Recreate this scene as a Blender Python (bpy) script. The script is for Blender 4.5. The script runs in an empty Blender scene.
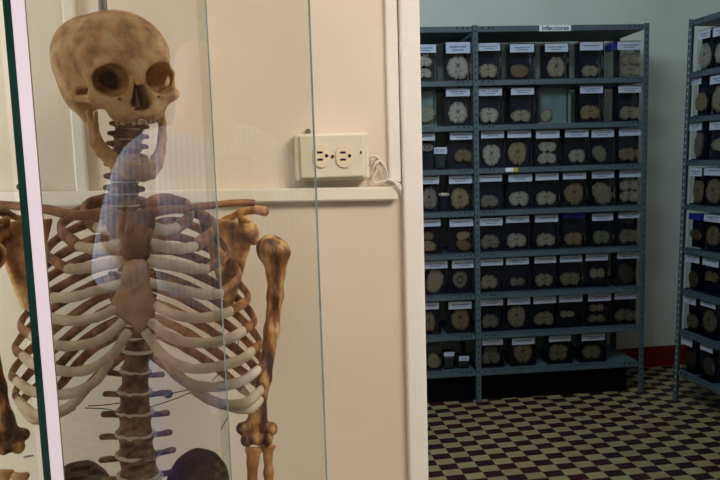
import bpy, bmesh, math, random
import numpy as np
from mathutils import Matrix, Vector
random.seed(7)
S = bpy.context.scene
COL = S.collection
PI = math.pi

# ------------------------------------------------------------------ camera
F = 700.0
CAMH = 1.37
YAW, PITCH, ROLL = math.radians(9.9), math.radians(6.68), math.radians(1.725)
cy, sy, cp, sp = math.cos(YAW), math.sin(YAW), math.cos(PITCH), math.sin(PITCH)
_r = Vector((cy, -sy, 0)); FW = Vector((sy * cp, cy * cp, -sp)); _d = FW.cross(_r)
RT = math.cos(ROLL) * _r + math.sin(ROLL) * _d
DN = -math.sin(ROLL) * _r + math.cos(ROLL) * _d
UP = -DN
CAM = Vector((0, 0, CAMH))
def ray(x, y): return RT * ((x - 360) / F) + DN * ((y - 240) / F) + FW
def P(x, y, d): return CAM + ray(x, y) * d           # a point seen at (x, y), d metres ahead
def onY(x, y, Y): r = ray(x, y); return CAM + r * (Y / r.y)
def onFloor(x, y, z=0): r = ray(x, y); return CAM + r * ((z - CAMH) / r.z)
cd = bpy.data.cameras.new('camera'); cam = bpy.data.objects.new('camera', cd); COL.objects.link(cam)
cd.sensor_width = 36; cd.lens = F / 720 * 36; cd.clip_start = 0.02
M = Matrix((RT, UP, -FW)).transposed().to_4x4(); M.translation = CAM
cam.matrix_world = M
S.camera = cam
S.view_settings.view_transform = 'Standard'
S.view_settings.look = 'None'

# ------------------------------------------------------------------ materials
def srgb(r, g, b):
    f = lambda c: (c / 255 / 12.92) if c / 255 <= .04045 else ((c / 255 + .055) / 1.055) ** 2.4
    return (f(r), f(g), f(b), 1)
def newmat(name):
    m = bpy.data.materials.new(name); m.use_nodes = True
    nt = m.node_tree; b = nt.nodes['Principled BSDF']
    return m, nt, b
def mat(name, c1, c2=None, scale=12, rough=.6, bump=0, spec=.3, c3=None, detail=5, metal=0, stretch=None, lo=.35, hi=.65):
    """procedural: two or three noise-mixed colours and an optional noise bump"""
    m, nt, b = newmat(name)
    b.inputs['Roughness'].default_value = rough
    b.inputs['Specular IOR Level'].default_value = spec
    b.inputs['Metallic'].default_value = metal
    L = nt.links
    tc = nt.nodes.new('ShaderNodeTexCoord'); mp = nt.nodes.new('ShaderNodeMapping')
    L.new(tc.outputs['Object'], mp.inputs['Vector'])
    if stretch: mp.inputs['Scale'].default_value = stretch
    n = nt.nodes.new('ShaderNodeTexNoise'); n.inputs['Scale'].default_value = scale; n.inputs['Detail'].default_value = detail
    L.new(mp.outputs[0], n.inputs['Vector'])
    cr = nt.nodes.new('ShaderNodeValToRGB'); cr.color_ramp.elements[0].position = lo; cr.color_ramp.elements[1].position = hi
    cr.color_ramp.elements[0].color = c1; cr.color_ramp.elements[1].color = c2 or c1
    if c3:
        e = cr.color_ramp.elements.new((lo + hi) / 2); e.color = c3
    L.new(n.outputs['Fac'], cr.inputs['Fac']); L.new(cr.outputs['Color'], b.inputs['Base Color'])
    if bump:
        n2 = nt.nodes.new('ShaderNodeTexNoise'); n2.inputs['Scale'].default_value = scale * 6; n2.inputs['Detail'].default_value = 4
        L.new(mp.outputs[0], n2.inputs['Vector'])
        bp = nt.nodes.new('ShaderNodeBump'); bp.inputs['Strength'].default_value = bump; bp.inputs['Distance'].default_value = .004
        L.new(n2.outputs['Fac'], bp.inputs['Height']); L.new(bp.outputs[0], b.inputs['Normal'])
    return m
def glassmat(name, tint, ior=1.45, rough=0.0, gloss=1.0):
    m = bpy.data.materials.new(name); m.use_nodes = True; nt = m.node_tree
    nt.nodes.remove(nt.nodes['Principled BSDF']); out = nt.nodes['Material Output']
    fr = nt.nodes.new('ShaderNodeFresnel'); fr.inputs['IOR'].default_value = ior
    t = nt.nodes.new('ShaderNodeBsdfTransparent'); t.inputs['Color'].default_value = tint
    g = nt.nodes.new('ShaderNodeBsdfGlossy'); g.inputs['Roughness'].default_value = rough; g.inputs['Color'].default_value = (gloss, gloss, gloss, 1)
    mx = nt.nodes.new('ShaderNodeMixShader')
    nt.links.new(fr.outputs[0], mx.inputs[0]); nt.links.new(t.outputs[0], mx.inputs[1]); nt.links.new(g.outputs[0], mx.inputs[2])
    nt.links.new(mx.outputs[0], out.inputs['Surface'])
    return m

M_wallF = mat('cream_wall_paint', srgb(222, 204, 184), srgb(232, 216, 198), 3, .7, .12)
M_trim = mat('white_gloss_paint', srgb(238, 228, 220), srgb(244, 236, 229), 6, .45, .15)
M_race = mat('raceway_plastic', srgb(238, 226, 210), srgb(242, 232, 218), 5, .4)
M_wallB = mat('grey_green_wall_paint', srgb(206, 212, 204), srgb(216, 222, 214), 2.5, .8, .1)
M_ceil = mat('ceiling_paint', srgb(225, 222, 214), srgb(232, 229, 222), 3, .8)
M_red = mat('red_baseboard_paint', srgb(104, 26, 24), srgb(122, 34, 30), 8, .5)
M_steel = mat('blue_grey_steel', srgb(70, 88, 96), srgb(80, 98, 106), 5, .45, spec=.4)
M_hole = mat('dark_slot', srgb(22, 26, 32), rough=.8)
M_navy = mat('navy_backing', srgb(11, 17, 38), srgb(16, 23, 46), 9, .35)
M_blue = mat('blue_lid', srgb(30, 40, 130), srgb(36, 46, 140), 9, .4)
M_clear = glassmat('clear_acrylic', (.86, .92, .93, 1), 1.3, .05)
M_teal = mat('cloudy_backing', srgb(96, 120, 120), srgb(120, 140, 136), 18, .5)
M_card = mat('card_back', srgb(196, 186, 164), srgb(206, 198, 178), 20, .8)
M_glass = glassmat('pane_glass', (.885, .895, .84, 1), 1.5)
M_glass2 = glassmat('grey_pane_glass', (.755, .765, .745, 1), 1.8)
M_gedge = mat('green_glass_edge', srgb(10, 30, 26), srgb(18, 44, 38), 20, .15, spec=.6)
M_gline = mat('grey_glass_edge', srgb(84, 96, 92), srgb(110, 120, 116), 20, .2, spec=.5)
M_wstrip = mat('lit_edge_white', srgb(198, 180, 186), srgb(202, 184, 190), 10, .35)
M_wood = mat('plinth_wood', srgb(120, 96, 70), srgb(140, 112, 84), 6, .5)
M_plate = mat('cream_plastic', srgb(226, 214, 194), srgb(232, 222, 204), 8, .35, spec=.4)
M_recep = mat('ivory_plastic', srgb(236, 216, 184), srgb(240, 224, 194), 8, .3, spec=.5)
M_cord = mat('white_cord', srgb(226, 216, 204), rough=.45)
M_metal = mat('rod_metal', srgb(140, 142, 144), srgb(165, 166, 168), 20, .35, metal=.6)
M_wire = mat('black_wire', srgb(24, 22, 22), rough=.5)
M_ink = mat('blue_ink', srgb(20, 30, 80), rough=.7)
M_paper = mat('paper_sign', srgb(232, 236, 244), rough=.8)
M_tooth = mat('tooth_enamel', srgb(176, 146, 116), srgb(206, 180, 152), 60, .35)
M_skull = mat('skull_bone', srgb(158, 124, 92), srgb(236, 204, 158), 46, .5, .5, c3=srgb(216, 170, 118), lo=.3, hi=.68, detail=10)
M_jaw = mat('jaw_bone', srgb(160, 120, 84), srgb(236, 198, 150), 26, .5, .35, c3=srgb(190, 150, 106), lo=.3, hi=.7)
M_rib = mat('rib_bone', srgb(96, 62, 44), srgb(192, 142, 100), 60, .45, .3, c3=srgb(150, 104, 72), lo=.3, hi=.68, detail=8)
M_cart = mat('costal_cartilage', srgb(196, 174, 152), srgb(244, 230, 214), 34, .5, .2, c3=srgb(228, 210, 190), lo=.28, hi=.7)
M_stern = mat('sternum_bone', srgb(150, 116, 92), srgb(206, 172, 144), 40, .5, .4, c3=srgb(188, 150, 122), lo=.3, hi=.7)
M_manub = mat('manubrium_bone', srgb(108, 80, 64), srgb(166, 130, 106), 30, .5, .4)
M_vert = mat('vertebra_bone', srgb(96, 70, 60), srgb(190, 152, 126), 60, .5, .45, c3=srgb(142, 106, 88), lo=.3, hi=.7)
M_disc = mat('disc_cartilage', srgb(232, 222, 206), srgb(244, 236, 224), 30, .5)
M_hum = mat('humerus_bone', srgb(74, 44, 28), srgb(214, 168, 108), 70, .38, .4, c3=srgb(142, 94, 56), spec=.5, stretch=(1, 1, .3), lo=.40, hi=.62, detail=9)
M_scap = mat('scapula_bone', srgb(92, 54, 32), srgb(226, 184, 118), 34, .35, .35, c3=srgb(176, 122, 68), spec=.5, lo=.34, hi=.64, detail=8)
M_clav = mat('clavicle_bone', srgb(104, 64, 40), srgb(176, 120, 80), 24, .4, .3, lo=.3, hi=.7)
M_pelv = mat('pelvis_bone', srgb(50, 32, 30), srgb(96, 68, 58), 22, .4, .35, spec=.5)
M_fore = mat('forearm_bone', srgb(122, 84, 52), srgb(232, 192, 138), 22, .4, .3, c3=srgb(180, 126, 76), lo=.3, hi=.7)

# printed card: white with two lines of illegible print
def cardmat():
    m, nt, b = newmat('printed_card'); L = nt.links; N = nt.nodes.new
    b.inputs['Roughness'].default_value = .7
    tc = N('ShaderNodeTexCoord'); sx = N('ShaderNodeSeparateXYZ'); L.new(tc.outputs['Generated'], sx.inputs[0])
    oi = N('ShaderNodeObjectInfo')
    def math_(op, a, b_=None):
        n = N('ShaderNodeMath'); n.operation = op
        for i, v in enumerate((a, b_)):
            if v is None: continue
            if isinstance(v, (int, float)): n.inputs[i].default_value = v
            else: L.new(v, n.inputs[i])
        return n.outputs[0]
    def band(v, c, w): return math_('LESS_THAN', math_('ABSOLUTE', math_('SUBTRACT', v, c)), w)
    z = sx.outputs['Z']; x = sx.outputs['X']
    lines = math_('ADD', math_('MULTIPLY', band(z, .58, .09), band(x, .5, .36)), math_('MULTIPLY', band(z, .3, .07), math_('MULTIPLY', band(x, .5, .24), math_('GREATER_THAN', oi.outputs['Random'], .4))))
    cb = N('ShaderNodeCombineXYZ'); L.new(math_('ADD', math_('MULTIPLY', x, 26), math_('MULTIPLY', oi.outputs['Random'], 90)), cb.inputs[0]); L.new(math_('MULTIPLY', z, 3), cb.inputs[1])
    nz = N('ShaderNodeTexNoise'); nz.inputs['Scale'].default_value = 1; L.new(cb.outputs[0], nz.inputs['Vector'])
    fac = math_('MULTIPLY', math_('MULTIPLY', lines, math_('GREATER_THAN', nz.outputs['Fac'], .42)), .7)
    mx = N('ShaderNodeMix'); mx.data_type = 'RGBA'; L.new(fac, mx.inputs['Factor'])
    mx.inputs['A'].default_value = srgb(178, 192, 212); mx.inputs['B'].default_value = srgb(50, 66, 110)
    L.new(mx.outputs['Result'], b.inputs['Base Color'])
    return m
M_print = cardmat()
def brainmat():
    m, nt, b = newmat('fixed_brain_tissue'); L = nt.links
    at = nt.nodes.new('ShaderNodeAttribute'); at.attribute_name = 'Col'
    n = nt.nodes.new('ShaderNodeTexNoise'); n.inputs['Scale'].default_value = 90; n.inputs['Detail'].default_value = 3
    tc = nt.nodes.new('ShaderNodeTexCoord'); L.new(tc.outputs['Object'], n.inputs['Vector'])
    mx = nt.nodes.new('ShaderNodeMix'); mx.data_type = 'RGBA'; mx.blend_type = 'MULTIPLY'; mx.inputs['Factor'].default_value = .45
    cr = nt.nodes.new('ShaderNodeValToRGB'); cr.color_ramp.elements[0].position = .3; cr.color_ramp.elements[1].position = .6
    cr.color_ramp.elements[0].color = (.45, .42, .4, 1); cr.color_ramp.elements[1].color = (1, 1, 1, 1)
    L.new(n.outputs['Fac'], cr.inputs[0]); L.new(at.outputs['Color'], mx.inputs['A']); L.new(cr.outputs[0], mx.inputs['B'])
    L.new(mx.outputs['Result'], b.inputs['Base Color']); b.inputs['Roughness'].default_value = .5
    return m
M_brain = brainmat()

def floormat(org, rot, tx, ty):
    m, nt, b = newmat('checkered_floor_tiles'); L = nt.links; N = nt.nodes.new
    tc = N('ShaderNodeTexCoord'); mp = N('ShaderNodeMapping'); mp.vector_type = 'TEXTURE'
    L.new(tc.outputs['Object'], mp.inputs['Vector'])
    mp.inputs['Location'].default_value = (org.x, org.y, 0); mp.inputs['Rotation'].default_value = (0, 0, rot); mp.inputs['Scale'].default_value = (tx, ty, 1)
    add = N('ShaderNodeVectorMath'); add.inputs[1].default_value = (.5, .5, .5); L.new(mp.outputs[0], add.inputs[0])
    ck = N('ShaderNodeTexChecker'); ck.inputs['Scale'].default_value = 1; L.new(add.outputs[0], ck.inputs['Vector'])
    wn = N('ShaderNodeTexWhiteNoise'); wn.noise_dimensions = '2D'
    fl = N('ShaderNodeVectorMath'); fl.operation = 'FLOOR'; L.new(add.outputs[0], fl.inputs[0]); L.new(fl.outputs[0], wn.inputs['Vector'])
    dark = N('ShaderNodeMix'); dark.data_type = 'RGBA'; L.new(wn.outputs['Value'], dark.inputs['Factor'])
    dark.inputs['A'].default_value = srgb(62, 24, 24); dark.inputs['B'].default_value = srgb(44, 30, 36)
    lite = N('ShaderNodeMix'); lite.data_type = 'RGBA'; L.new(wn.outputs['Value'], lite.inputs['Factor'])
    lite.inputs['A'].default_value = srgb(156, 146, 106); lite.inputs['B'].default_value = srgb(168, 160, 116)
    mx = N('ShaderNodeMix'); mx.data_type = 'RGBA'; L.new(ck.outputs['Fac'], mx.inputs['Factor'])
    L.new(dark.outputs['Result'], mx.inputs['A']); L.new(lite.outputs['Result'], mx.inputs['B'])
    nz = N('ShaderNodeTexNoise'); nz.inputs['Scale'].default_value = 25; L.new(tc.outputs['Object'], nz.inputs['Vector'])
    m2 = N('ShaderNodeMix'); m2.data_type = 'RGBA'; m2.blend_type = 'MULTIPLY'; m2.inputs['Factor'].default_value = .35
    L.new(mx.outputs['Result'], m2.inputs['A']); L.new(nz.outputs['Fac'], m2.inputs['B'])
    L.new(m2.outputs['Result'], b.inputs['Base Color']); b.inputs['Roughness'].default_value = .55; b.inputs['Specular IOR Level'].default_value = .3
    return m

# ------------------------------------------------------------------ object helpers
def link(name, me, m, parent=None, loc=None, smooth=False):
    if m and not me.materials: me.materials.append(m)
    if smooth: me.polygons.foreach_set('use_smooth', [True] * len(me.polygons)); me.update()
    o = bpy.data.objects.new(name, me); COL.objects.link(o)
    if parent: o.parent = parent
    if loc is not None: o.location = loc
    return o
def empty(name, label, cat, loc=(0, 0, 0), rot=(0, 0, 0), group=None):
    o = bpy.data.objects.new(name, None); COL.objects.link(o); o.location = loc; o.rotation_euler = rot
    o.empty_display_size = .05
    return tag(o, label, cat, group)
def tag(o, label, cat, group=None):
    o['label'] = label; o['category'] = cat
    if group: o['group'] = group
    return o
def struct(o): o['kind'] = 'structure'; return o
def boxbm(bm, lo, hi, bev=0):
    g = bmesh.ops.create_cube(bm, size=1)
    c = [(a + b) / 2 for a, b in zip(lo, hi)]; s = [abs(b - a) for a, b in zip(lo, hi)]
    for v in g['verts']: v.co = Vector((v.co.x * s[0] + c[0], v.co.y * s[1] + c[1], v.co.z * s[2] + c[2]))
    if bev:
        es = list({e for v in g['verts'] for e in v.link_edges})
        bmesh.ops.bevel(bm, geom=es, offset=bev, segments=2, affect='EDGES', profile=.5)
def tomesh(bm, name):
    me = bpy.data.meshes.new(name); bmesh.ops.recalc_face_normals(bm, faces=bm.faces); bm.to_mesh(me); bm.free(); return me
def box(name, lo, hi, m, parent=None, bev=0):
    bm = bmesh.new(); boxbm(bm, lo, hi, bev); return link(name, tomesh(bm, name), m, parent)
def spline(pts, n):
    """Catmull-Rom through tuples of any dimension"""
    A = np.array([list(p) for p in pts], float)
    if len(A) == 2: A = np.array([A[0], A.mean(0), A[1]])
    E = np.vstack([2 * A[0] - A[1], A, 2 * A[-1] - A[-2]]); out = []
    k = len(A) - 1
    for u in np.linspace(0, k, n):
        i = min(int(u), k - 1); t = u - i; p0, p1, p2, p3 = E[i:i + 4]
        out.append(.5 * (2 * p1 + (p2 - p0) * t + (2 * p0 - 5 * p1 + 4 * p2 - p3) * t * t + (3 * p1 - p0 - 3 * p2 + p3) * t ** 3))
    return np.array(out)
def sweep(name, pts, ra, rb, m, parent=None, n=28, seg=10, upv=None, cap=True, wob=0):
    """tube along 3D pts; ra radius along 'up', rb radius across; ra/rb number or list of key values"""
    C = spline(pts, n); upv = np.array(upv if upv is not None else UP)
    ra = np.interp(np.linspace(0, 1, n), np.linspace(0, 1, len(ra)), ra) if hasattr(ra, '__len__') else np.full(n, ra)
    rb = np.interp(np.linspace(0, 1, n), np.linspace(0, 1, len(rb)), rb) if hasattr(rb, '__len__') else np.full(n, rb)
    V = []; Fc = []
    rows = []
    T = np.gradient(C, axis=0); T /= np.linalg.norm(T, axis=1)[:, None] + 1e-12
    rng = random.random() * 50
    prev = None
    for i in range(n):
        u = upv - T[i] * (upv @ T[i])
        if np.linalg.norm(u) < .15: u = prev if prev is not None else np.array(FW)
        u = u - T[i] * (u @ T[i]); u /= np.linalg.norm(u)
        if prev is not None: u = u * .6 + prev * .4; u -= T[i] * (u @ T[i]); u /= np.linalg.norm(u)
        prev = u; w = np.cross(T[i], u)
        for j in range(seg):
            a = 2 * PI * j / seg; k = 1 + wob * math.sin(i * .9 + rng + 2 * a)
            V.append(C[i] + u * math.cos(a) * ra[i] * k + w * math.sin(a) * rb[i] * k)
    for i in range(n - 1):
        for j in range(seg):
            a = i * seg + j; b = i * seg + (j + 1) % seg
            Fc.append((a, b, b + seg, a + seg))
    if cap:
        for i, s_ in ((0, -1), (n - 1, 1)):
            V.append(C[i] + T[i] * s_ * min(ra[i], rb[i]) * .6); k = len(V) - 1
            for j in range(seg):
                a = i * seg + j; b = i * seg + (j + 1) % seg
                Fc.append((b, a, k) if s_ < 0 else (a, b, k))
    o0 = Vector(C.mean(0)) if parent is None else Vector((0, 0, 0))
    me = bpy.data.meshes.new(name); me.from_pydata([tuple(v) for v in V], [], Fc)
    o = link(name, me, m, None, smooth=True)
    if parent: attach(o, parent)
    return o
def attach(o, parent):
    """parent a mesh that was modelled in world coordinates"""
    o.parent = parent; o.matrix_parent_inverse = Matrix.Identity(4)
    W = Matrix.Translation(Vector((0, 0, 0)))
    o.matrix_basis = world_of(parent).inverted()
    return o
def world_of(o):
    m = o.matrix_basis.copy()
    while o.parent: o = o.parent; m = o.matrix_basis @ m
    return m

# ------------------------------------------------------------------ implicit surfaces (surface nets)
def surfnet(f, lo, hi, h):
    ax = [np.arange(a, b + h, h) for a, b in zip(lo, hi)]
    X, Y, Z = np.meshgrid(*ax, indexing='ij', sparse=False)
    V = f(X, Y, Z); I = V < 0
    nx, ny, nz = V.shape
    cnt = np.zeros((nx - 1, ny - 1, nz - 1), np.int8)
    for a in (0, 1):
        for b in (0, 1):
            for c in (0, 1): cnt += I[a:nx - 1 + a, b:ny - 1 + b, c:nz - 1 + c]
    act = (cnt > 0) & (cnt < 8); idx = -np.ones(act.shape, int); idx[act] = np.arange(act.sum())
    ci = np.argwhere(act); acc = np.zeros((len(ci), 3)); num = np.zeros(len(ci))
    cor = [(a, b, c) for a in (0, 1) for b in (0, 1) for c in (0, 1)]
    for p in cor:
        for k in range(3):
            if p[k]: continue
            q = list(p); q[k] = 1
            v0 = V[ci[:, 0] + p[0], ci[:, 1] + p[1], ci[:, 2] + p[2]]; v1 = V[ci[:, 0] + q[0], ci[:, 1] + q[1], ci[:, 2] + q[2]]
            s = (v0 < 0) != (v1 < 0); t = np.where(s, v0 / np.where(s, v0 - v1, 1), 0)
            pos = np.tile(np.array(p, float), (len(ci), 1)); pos[:, k] += t
            acc[s] += pos[s]; num[s] += 1
    verts = (ci + acc / num[:, None]) * h + np.array(lo)
    faces = []
    for k in range(3):
        A = np.moveaxis(I, k, 0); J = np.moveaxis(idx, k, 0)
        s = A[:-1] != A[1:]; s[:, 0, :] = False; s[:, :, 0] = False; s[:, -1, :] = False; s[:, :, -1] = False
        e = np.argwhere(s); i, j, l = e.T
        q = np.stack([J[i, j - 1, l - 1], J[i, j, l - 1], J[i, j, l], J[i, j - 1, l]], 1)
        flip = ~A[i, j, l]
        q[flip] = q[flip][:, ::-1]
        if k == 1: q = q[:, ::-1]
        faces.append(q)
    return verts, np.vstack(faces)
def ell(X, Y, Z, c, r):
    x, y, z = (X - c[0]), (Y - c[1]), (Z - c[2])
    k0 = np.sqrt((x / r[0]) ** 2 + (y / r[1]) ** 2 + (z / r[2]) ** 2); k1 = np.sqrt((x / r[0] ** 2) ** 2 + (y / r[1] ** 2) ** 2 + (z / r[2] ** 2) ** 2) + 1e-9
    return k0 * (k0 - 1) / k1
def cap_(X, Y, Z, a, b, ra, rb=None):
    rb = ra if rb is None else rb
    a = np.array(a, float); b = np.array(b, float); d = b - a
    t = np.clip(((X - a[0]) * d[0] + (Y - a[1]) * d[1] + (Z - a[2]) * d[2]) / (d @ d), 0, 1)
    return np.sqrt((X - a[0] - t * d[0]) ** 2 + (Y - a[1] - t * d[1]) ** 2 + (Z - a[2] - t * d[2]) ** 2) - (ra + (rb - ra) * t)
def chain(X, Y, Z, pts, k=.3):
    o = None
    for p, q in zip(pts[:-1], pts[1:]):
        c = cap_(X, Y, Z, p[:3], q[:3], p[3], q[3]); o = c if o is None else smin(o, c, k)
    return o
def smin(a, b, k):
    h = np.maximum(k - np.abs(a - b), 0) / k
    return np.minimum(a, b) - h * h * k * .25
def ssub(a, b, k): return -smin(-a, b, k)
def frame(origin, yaw=0, roll=0, pitch=0, s=.01):
    """bone frame: x to the right, y up, z to the front (as seen), centimetres"""
    z_ = (CAM - origin).normalized(); x_ = (RT - z_ * RT.dot(z_)).normalized(); y_ = z_.cross(x_)
    B = Matrix((x_, y_, z_)).transposed()
    Rm = Matrix.Rotation(yaw, 3, 'Y') @ Matrix.Rotation(pitch, 3, 'X') @ Matrix.Rotation(roll, 3, 'Z')
    m = (B @ Rm).to_4x4(); m = Matrix.Translation(origin) @ m @ Matrix.Scale(s, 4); return m
def meshSDF(name, f, lo, hi, h):
    v, q = surfnet(f, lo, hi, h)
    me = bpy.data.meshes.new(name); me.from_pydata(v.tolist(), [], q.tolist()); me.validate()
    bm = bmesh.new(); bm.from_mesh(me); bmesh.ops.recalc_face_normals(bm, faces=bm.faces); bm.to_mesh(me); bm.free()
    return me
def bone(name, me, m, Mx, parent):
    """bone mesh (cm, bone frame) placed in the world by Mx"""
    me2 = me.copy(); me2.transform(Mx)
    o = link(name, me2, m, None, smooth=True); attach(o, parent); return o

# ================================================================== THE ROOM
WY = 1.15          # front face of the partition wall
WT = .14
jamb = onY(424.5, 240, WY - .014).x
UA = -math.radians(4.8)                     # long rack is turned slightly
U0 = onFloor(478.9, 402)                    # foot of its middle post
Y_back = 3.99
X_right = 2.86
X_left = -1.9
Y_rear = -2.4
ZC = 2.9
tile0 = onFloor(463, 459.7)
fl = box('floor', (X_left - .1, Y_rear - .1, -.1), (X_right + .1, Y_back + .45, 0), floormat(tile0, math.radians(-.5), .0835, .0556)); struct(fl)
struct(box('ceiling', (X_left - .1, Y_rear - .1, ZC), (X_right + .1, Y_back + .45, ZC + .1), M_ceil))
# partition wall with the doorway: left leaf, right leaf and lintel
def wallbox(name, parts, m):
    bm = bmesh.new()
    for lo, hi in parts: boxbm(bm, lo, hi)
    return struct(link(name, tomesh(bm, name), m))
wallbox('wall_front', [((X_left, WY, 0), (jamb - .005, WY + WT, ZC))], M_wallF)
wallbox('wall_front_right', [((jamb + 1.0, WY, 0), (X_right, WY + WT, ZC))], M_wallF)
wallbox('wall_front_lintel', [((jamb - .005, WY, 2.25), (jamb + 1.0, WY + WT, ZC))], M_wallF)
o = struct(box('wall_back', (X_left, -.06, 0), (X_right + .3, .06, ZC), M_wallB))
o.location = (0, Y_back + .06, 0); 
o.matrix_basis = Matrix.Translation((2.2, Y_back - .02, 0)) @ Matrix.Rotation(UA * .5, 4, 'Z') @ Matrix.Translation((-2.2, .06, 0))
struct(box('wall_right', (X_right, Y_rear, 0), (X_right + .1, Y_back + .4, ZC), M_wallB))
wn0, wn1, wz0, wz1 = -.95, .45, .85, 2.25
wallbox('wall_left', [((X_left - .1, Y_rear, 0), (X_left, wn0, ZC)), ((X_left - .1, wn1, 0), (X_left, Y_back + .4, ZC)),
                      ((X_left - .1, wn0, 0), (X_left, wn1, wz0)), ((X_left - .1, wn0, wz1), (X_left, wn1, ZC))], M_wallF)
wi = struct(bpy.data.objects.new('added_window', None)); COL.objects.link(wi)  # unseen window, added to go with the lamp on the photographer
bm = bmesh.new()
for lo, hi in (((X_left - .07, wn0, wz0), (X_left - .02, wn0 + .05, wz1)), ((X_left - .07, wn1 - .05, wz0), (X_left - .02, wn1, wz1)), ((X_left - .07, wn0, wz0), (X_left - .02, wn1, wz0 + .05)),
               ((X_left - .07, wn0, wz1 - .05), (X_left - .02, wn1, wz1)), ((X_left - .06, (wn0 + wn1) / 2 - .02, wz0), (X_left - .03, (wn0 + wn1) / 2 + .02, wz1))): boxbm(bm, lo, hi)
wf = link('window_frame', tomesh(bm, 'window_frame'), M_trim, wi)
box('window_pane', (X_left - .047, wn0 + .05, wz0 + .05), (X_left - .043, wn1 - .05, wz1 - .05), M_clear, wi)
struct(box('wall_rear', (X_left, Y_rear - .1, 0), (X_right, Y_rear, ZC), mat('reflection_dark_wall', srgb(54, 54, 50), srgb(62, 62, 56), 3, .8)))  # unseen rear wall, coloured dark so the pane's reflection stands out
# baseboards in the back room
b_ = box('baseboard_back', (X_left, -.02, 0), (X_right + .2, 0, .125), M_red); struct(b_)
b_.matrix_basis = Matrix.Translation((2.2, Y_back - .02, 0)) @ Matrix.Rotation(UA * .5, 4, 'Z') @ Matrix.Translation((-2.2, -.001, 0))
struct(box('baseboard_right', (X_right - .02, WY + WT, 0), (X_right - .001, Y_back - .05, .125), M_red))
# casing of the doorway and the thin strip beside it
xs0 = onY(401.5, 200, WY).x
struct(box('trim_1', (xs0, WY - .014, 0), (jamb, WY + .02, 2.25), M_trim, bev=.004))
xt0 = onY(386, 90, WY).x
zt = onY(393, 190, WY).z
struct(box('trim_2', (xt0, WY - .008, zt + .012), (xs0 - .001, WY + .004, 2.25), M_trim, bev=.003))
# ================================================================== LIGHT
w = bpy.data.worlds.new('world'); S.world = w; w.use_nodes = True
w.node_tree.nodes['Background'].inputs[0].default_value = (.62, .76, 1, 1); w.node_tree.nodes['Background'].inputs[1].default_value = 1.0
def area(name, loc, target, sx_, sy_, power, color):
    l = bpy.data.lights.new(name, 'AREA'); l.shape = 'RECTANGLE'; l.size = sx_; l.size_y = sy_; l.energy = power; l.color = color
    o = bpy.data.objects.new(name, l); COL.objects.link(o); o.location = loc
    o.rotation_euler = (Vector(target) - Vector(loc)).to_track_quat('-Z', 'Y').to_euler(); return o
area('front_room_fill', (1.25, -.5, 2.82), (.6, 1.0, .8), 1.2, 1.0, 66, (1, .91, .81))  # unseen warm area lamp added to brighten the wall and door jamb
area('front_soft_light', (-.2, -.9, 2.84), (-.2, .9, 1.0), 1.2, .9, 10, (1, .95, .9))
area('back_room_light', (.45, 1.95, 2.75), (1.75, 3.4, 1.0), 1.0, .6, 31, (.78, .9, 1))
area('photographer_light', (X_left + .02, (wn0 + wn1) / 2, 1.55), (0, -.35, 1.2), 1.25, 1.3, 84, (.88, .94, 1))  # added lamp that brightens the photographer so the reflection shows

# ================================================================== WALL FITTINGS
# horizontal raceway
def wallquad(name, px, th, m, parent=None, bev=.003, off=0):
    """box on the wall whose front face runs through px = (x0,y0,x1,y1) of its corners"""
    a = onY(px[0], px[1], WY - th - off); b = onY(px[2], px[3], WY - th - off)
    return box(name, (a.x, WY - th - off, min(a.z, b.z)), (b.x, WY - off, max(a.z, b.z)), m, parent, bev)
a = onY(0, 183, WY - .018); b = onY(398, 186.7, WY - .018)
c0 = onY(0, 200.8, WY - .018); c1 = onY(398, 200.3, WY - .018)
rc = empty('cable_raceway', 'long white horizontal plastic cable raceway along the cream wall', 'cable raceway', ((a.x + b.x) / 2, WY, b.z))
bm = bmesh.new()
sl = (b.z - a.z) / (b.x - a.x)
vs = []
for X in (a.x - .9, b.x):
    zt_ = b.z + (X - b.x) * sl * .5; zb_ = c1.z + (X - b.x) * sl * .5
    for Y in (WY - .018, WY - .0005):
        vs += [bm.verts.new((X, Y, zt_)), bm.verts.new((X, Y, zb_))]
for f in ((0, 1, 3, 2), (4, 6, 7, 5), (0, 4, 5, 1), (2, 3, 7, 6), (0, 2, 6, 4), (1, 5, 7, 3)): bm.faces.new([vs[i] for i in f])
bmesh.ops.bevel(bm, geom=bm.edges[:], offset=.0025, segments=2, affect='EDGES')
attach(link('channel', tomesh(bm, 'channel'), M_race), rc)
# vertical raceway behind the skull
ta = onY(61, 0, WY - .012); tb = onY(74, 0, WY - .012)
vr = tag(box('vertical_raceway', (ta.x, WY - .012, b.z - .012), (tb.x, WY - .0005, 2.5), M_race, bev=.003), 'white vertical cable raceway on the wall behind the skull', 'cable raceway')
# outlet
oc = onY(333, 158, WY)
ot = empty('electrical_outlet', 'cream double electrical outlet in a surface box above the raceway', 'outlet', (oc.x, WY, oc.z))
q = wallquad('surface_box', (294.5, 134, 370, 179), .03, M_plate, None, .004); attach(q, ot)
q = wallquad('cover_plate', (299.5, 135, 365, 176.5), .006, M_plate, None, .0025, off=.0302); attach(q, ot)
def discbm(bm, c, rx, rz, th, n=32, flat=None):
    vs = []
    for k in range(n):
        t = 2 * PI * k / n; x = math.cos(t) * rx; z = math.sin(t) * rz
        if flat: x = max(-flat, min(flat, x))
        vs.append((c.x + x, c.z + z))
    f0 = [bm.verts.new((x, c.y, z)) for x, z in vs]; f1 = [bm.verts.new((x, c.y + th, z)) for x, z in vs]
    bm.faces.new(f0[::-1]); bm.faces.new(f1)
    for k in range(n): bm.faces.new((f0[k], f0[(k + 1) % n], f1[(k + 1) % n], f1[k]))
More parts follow.
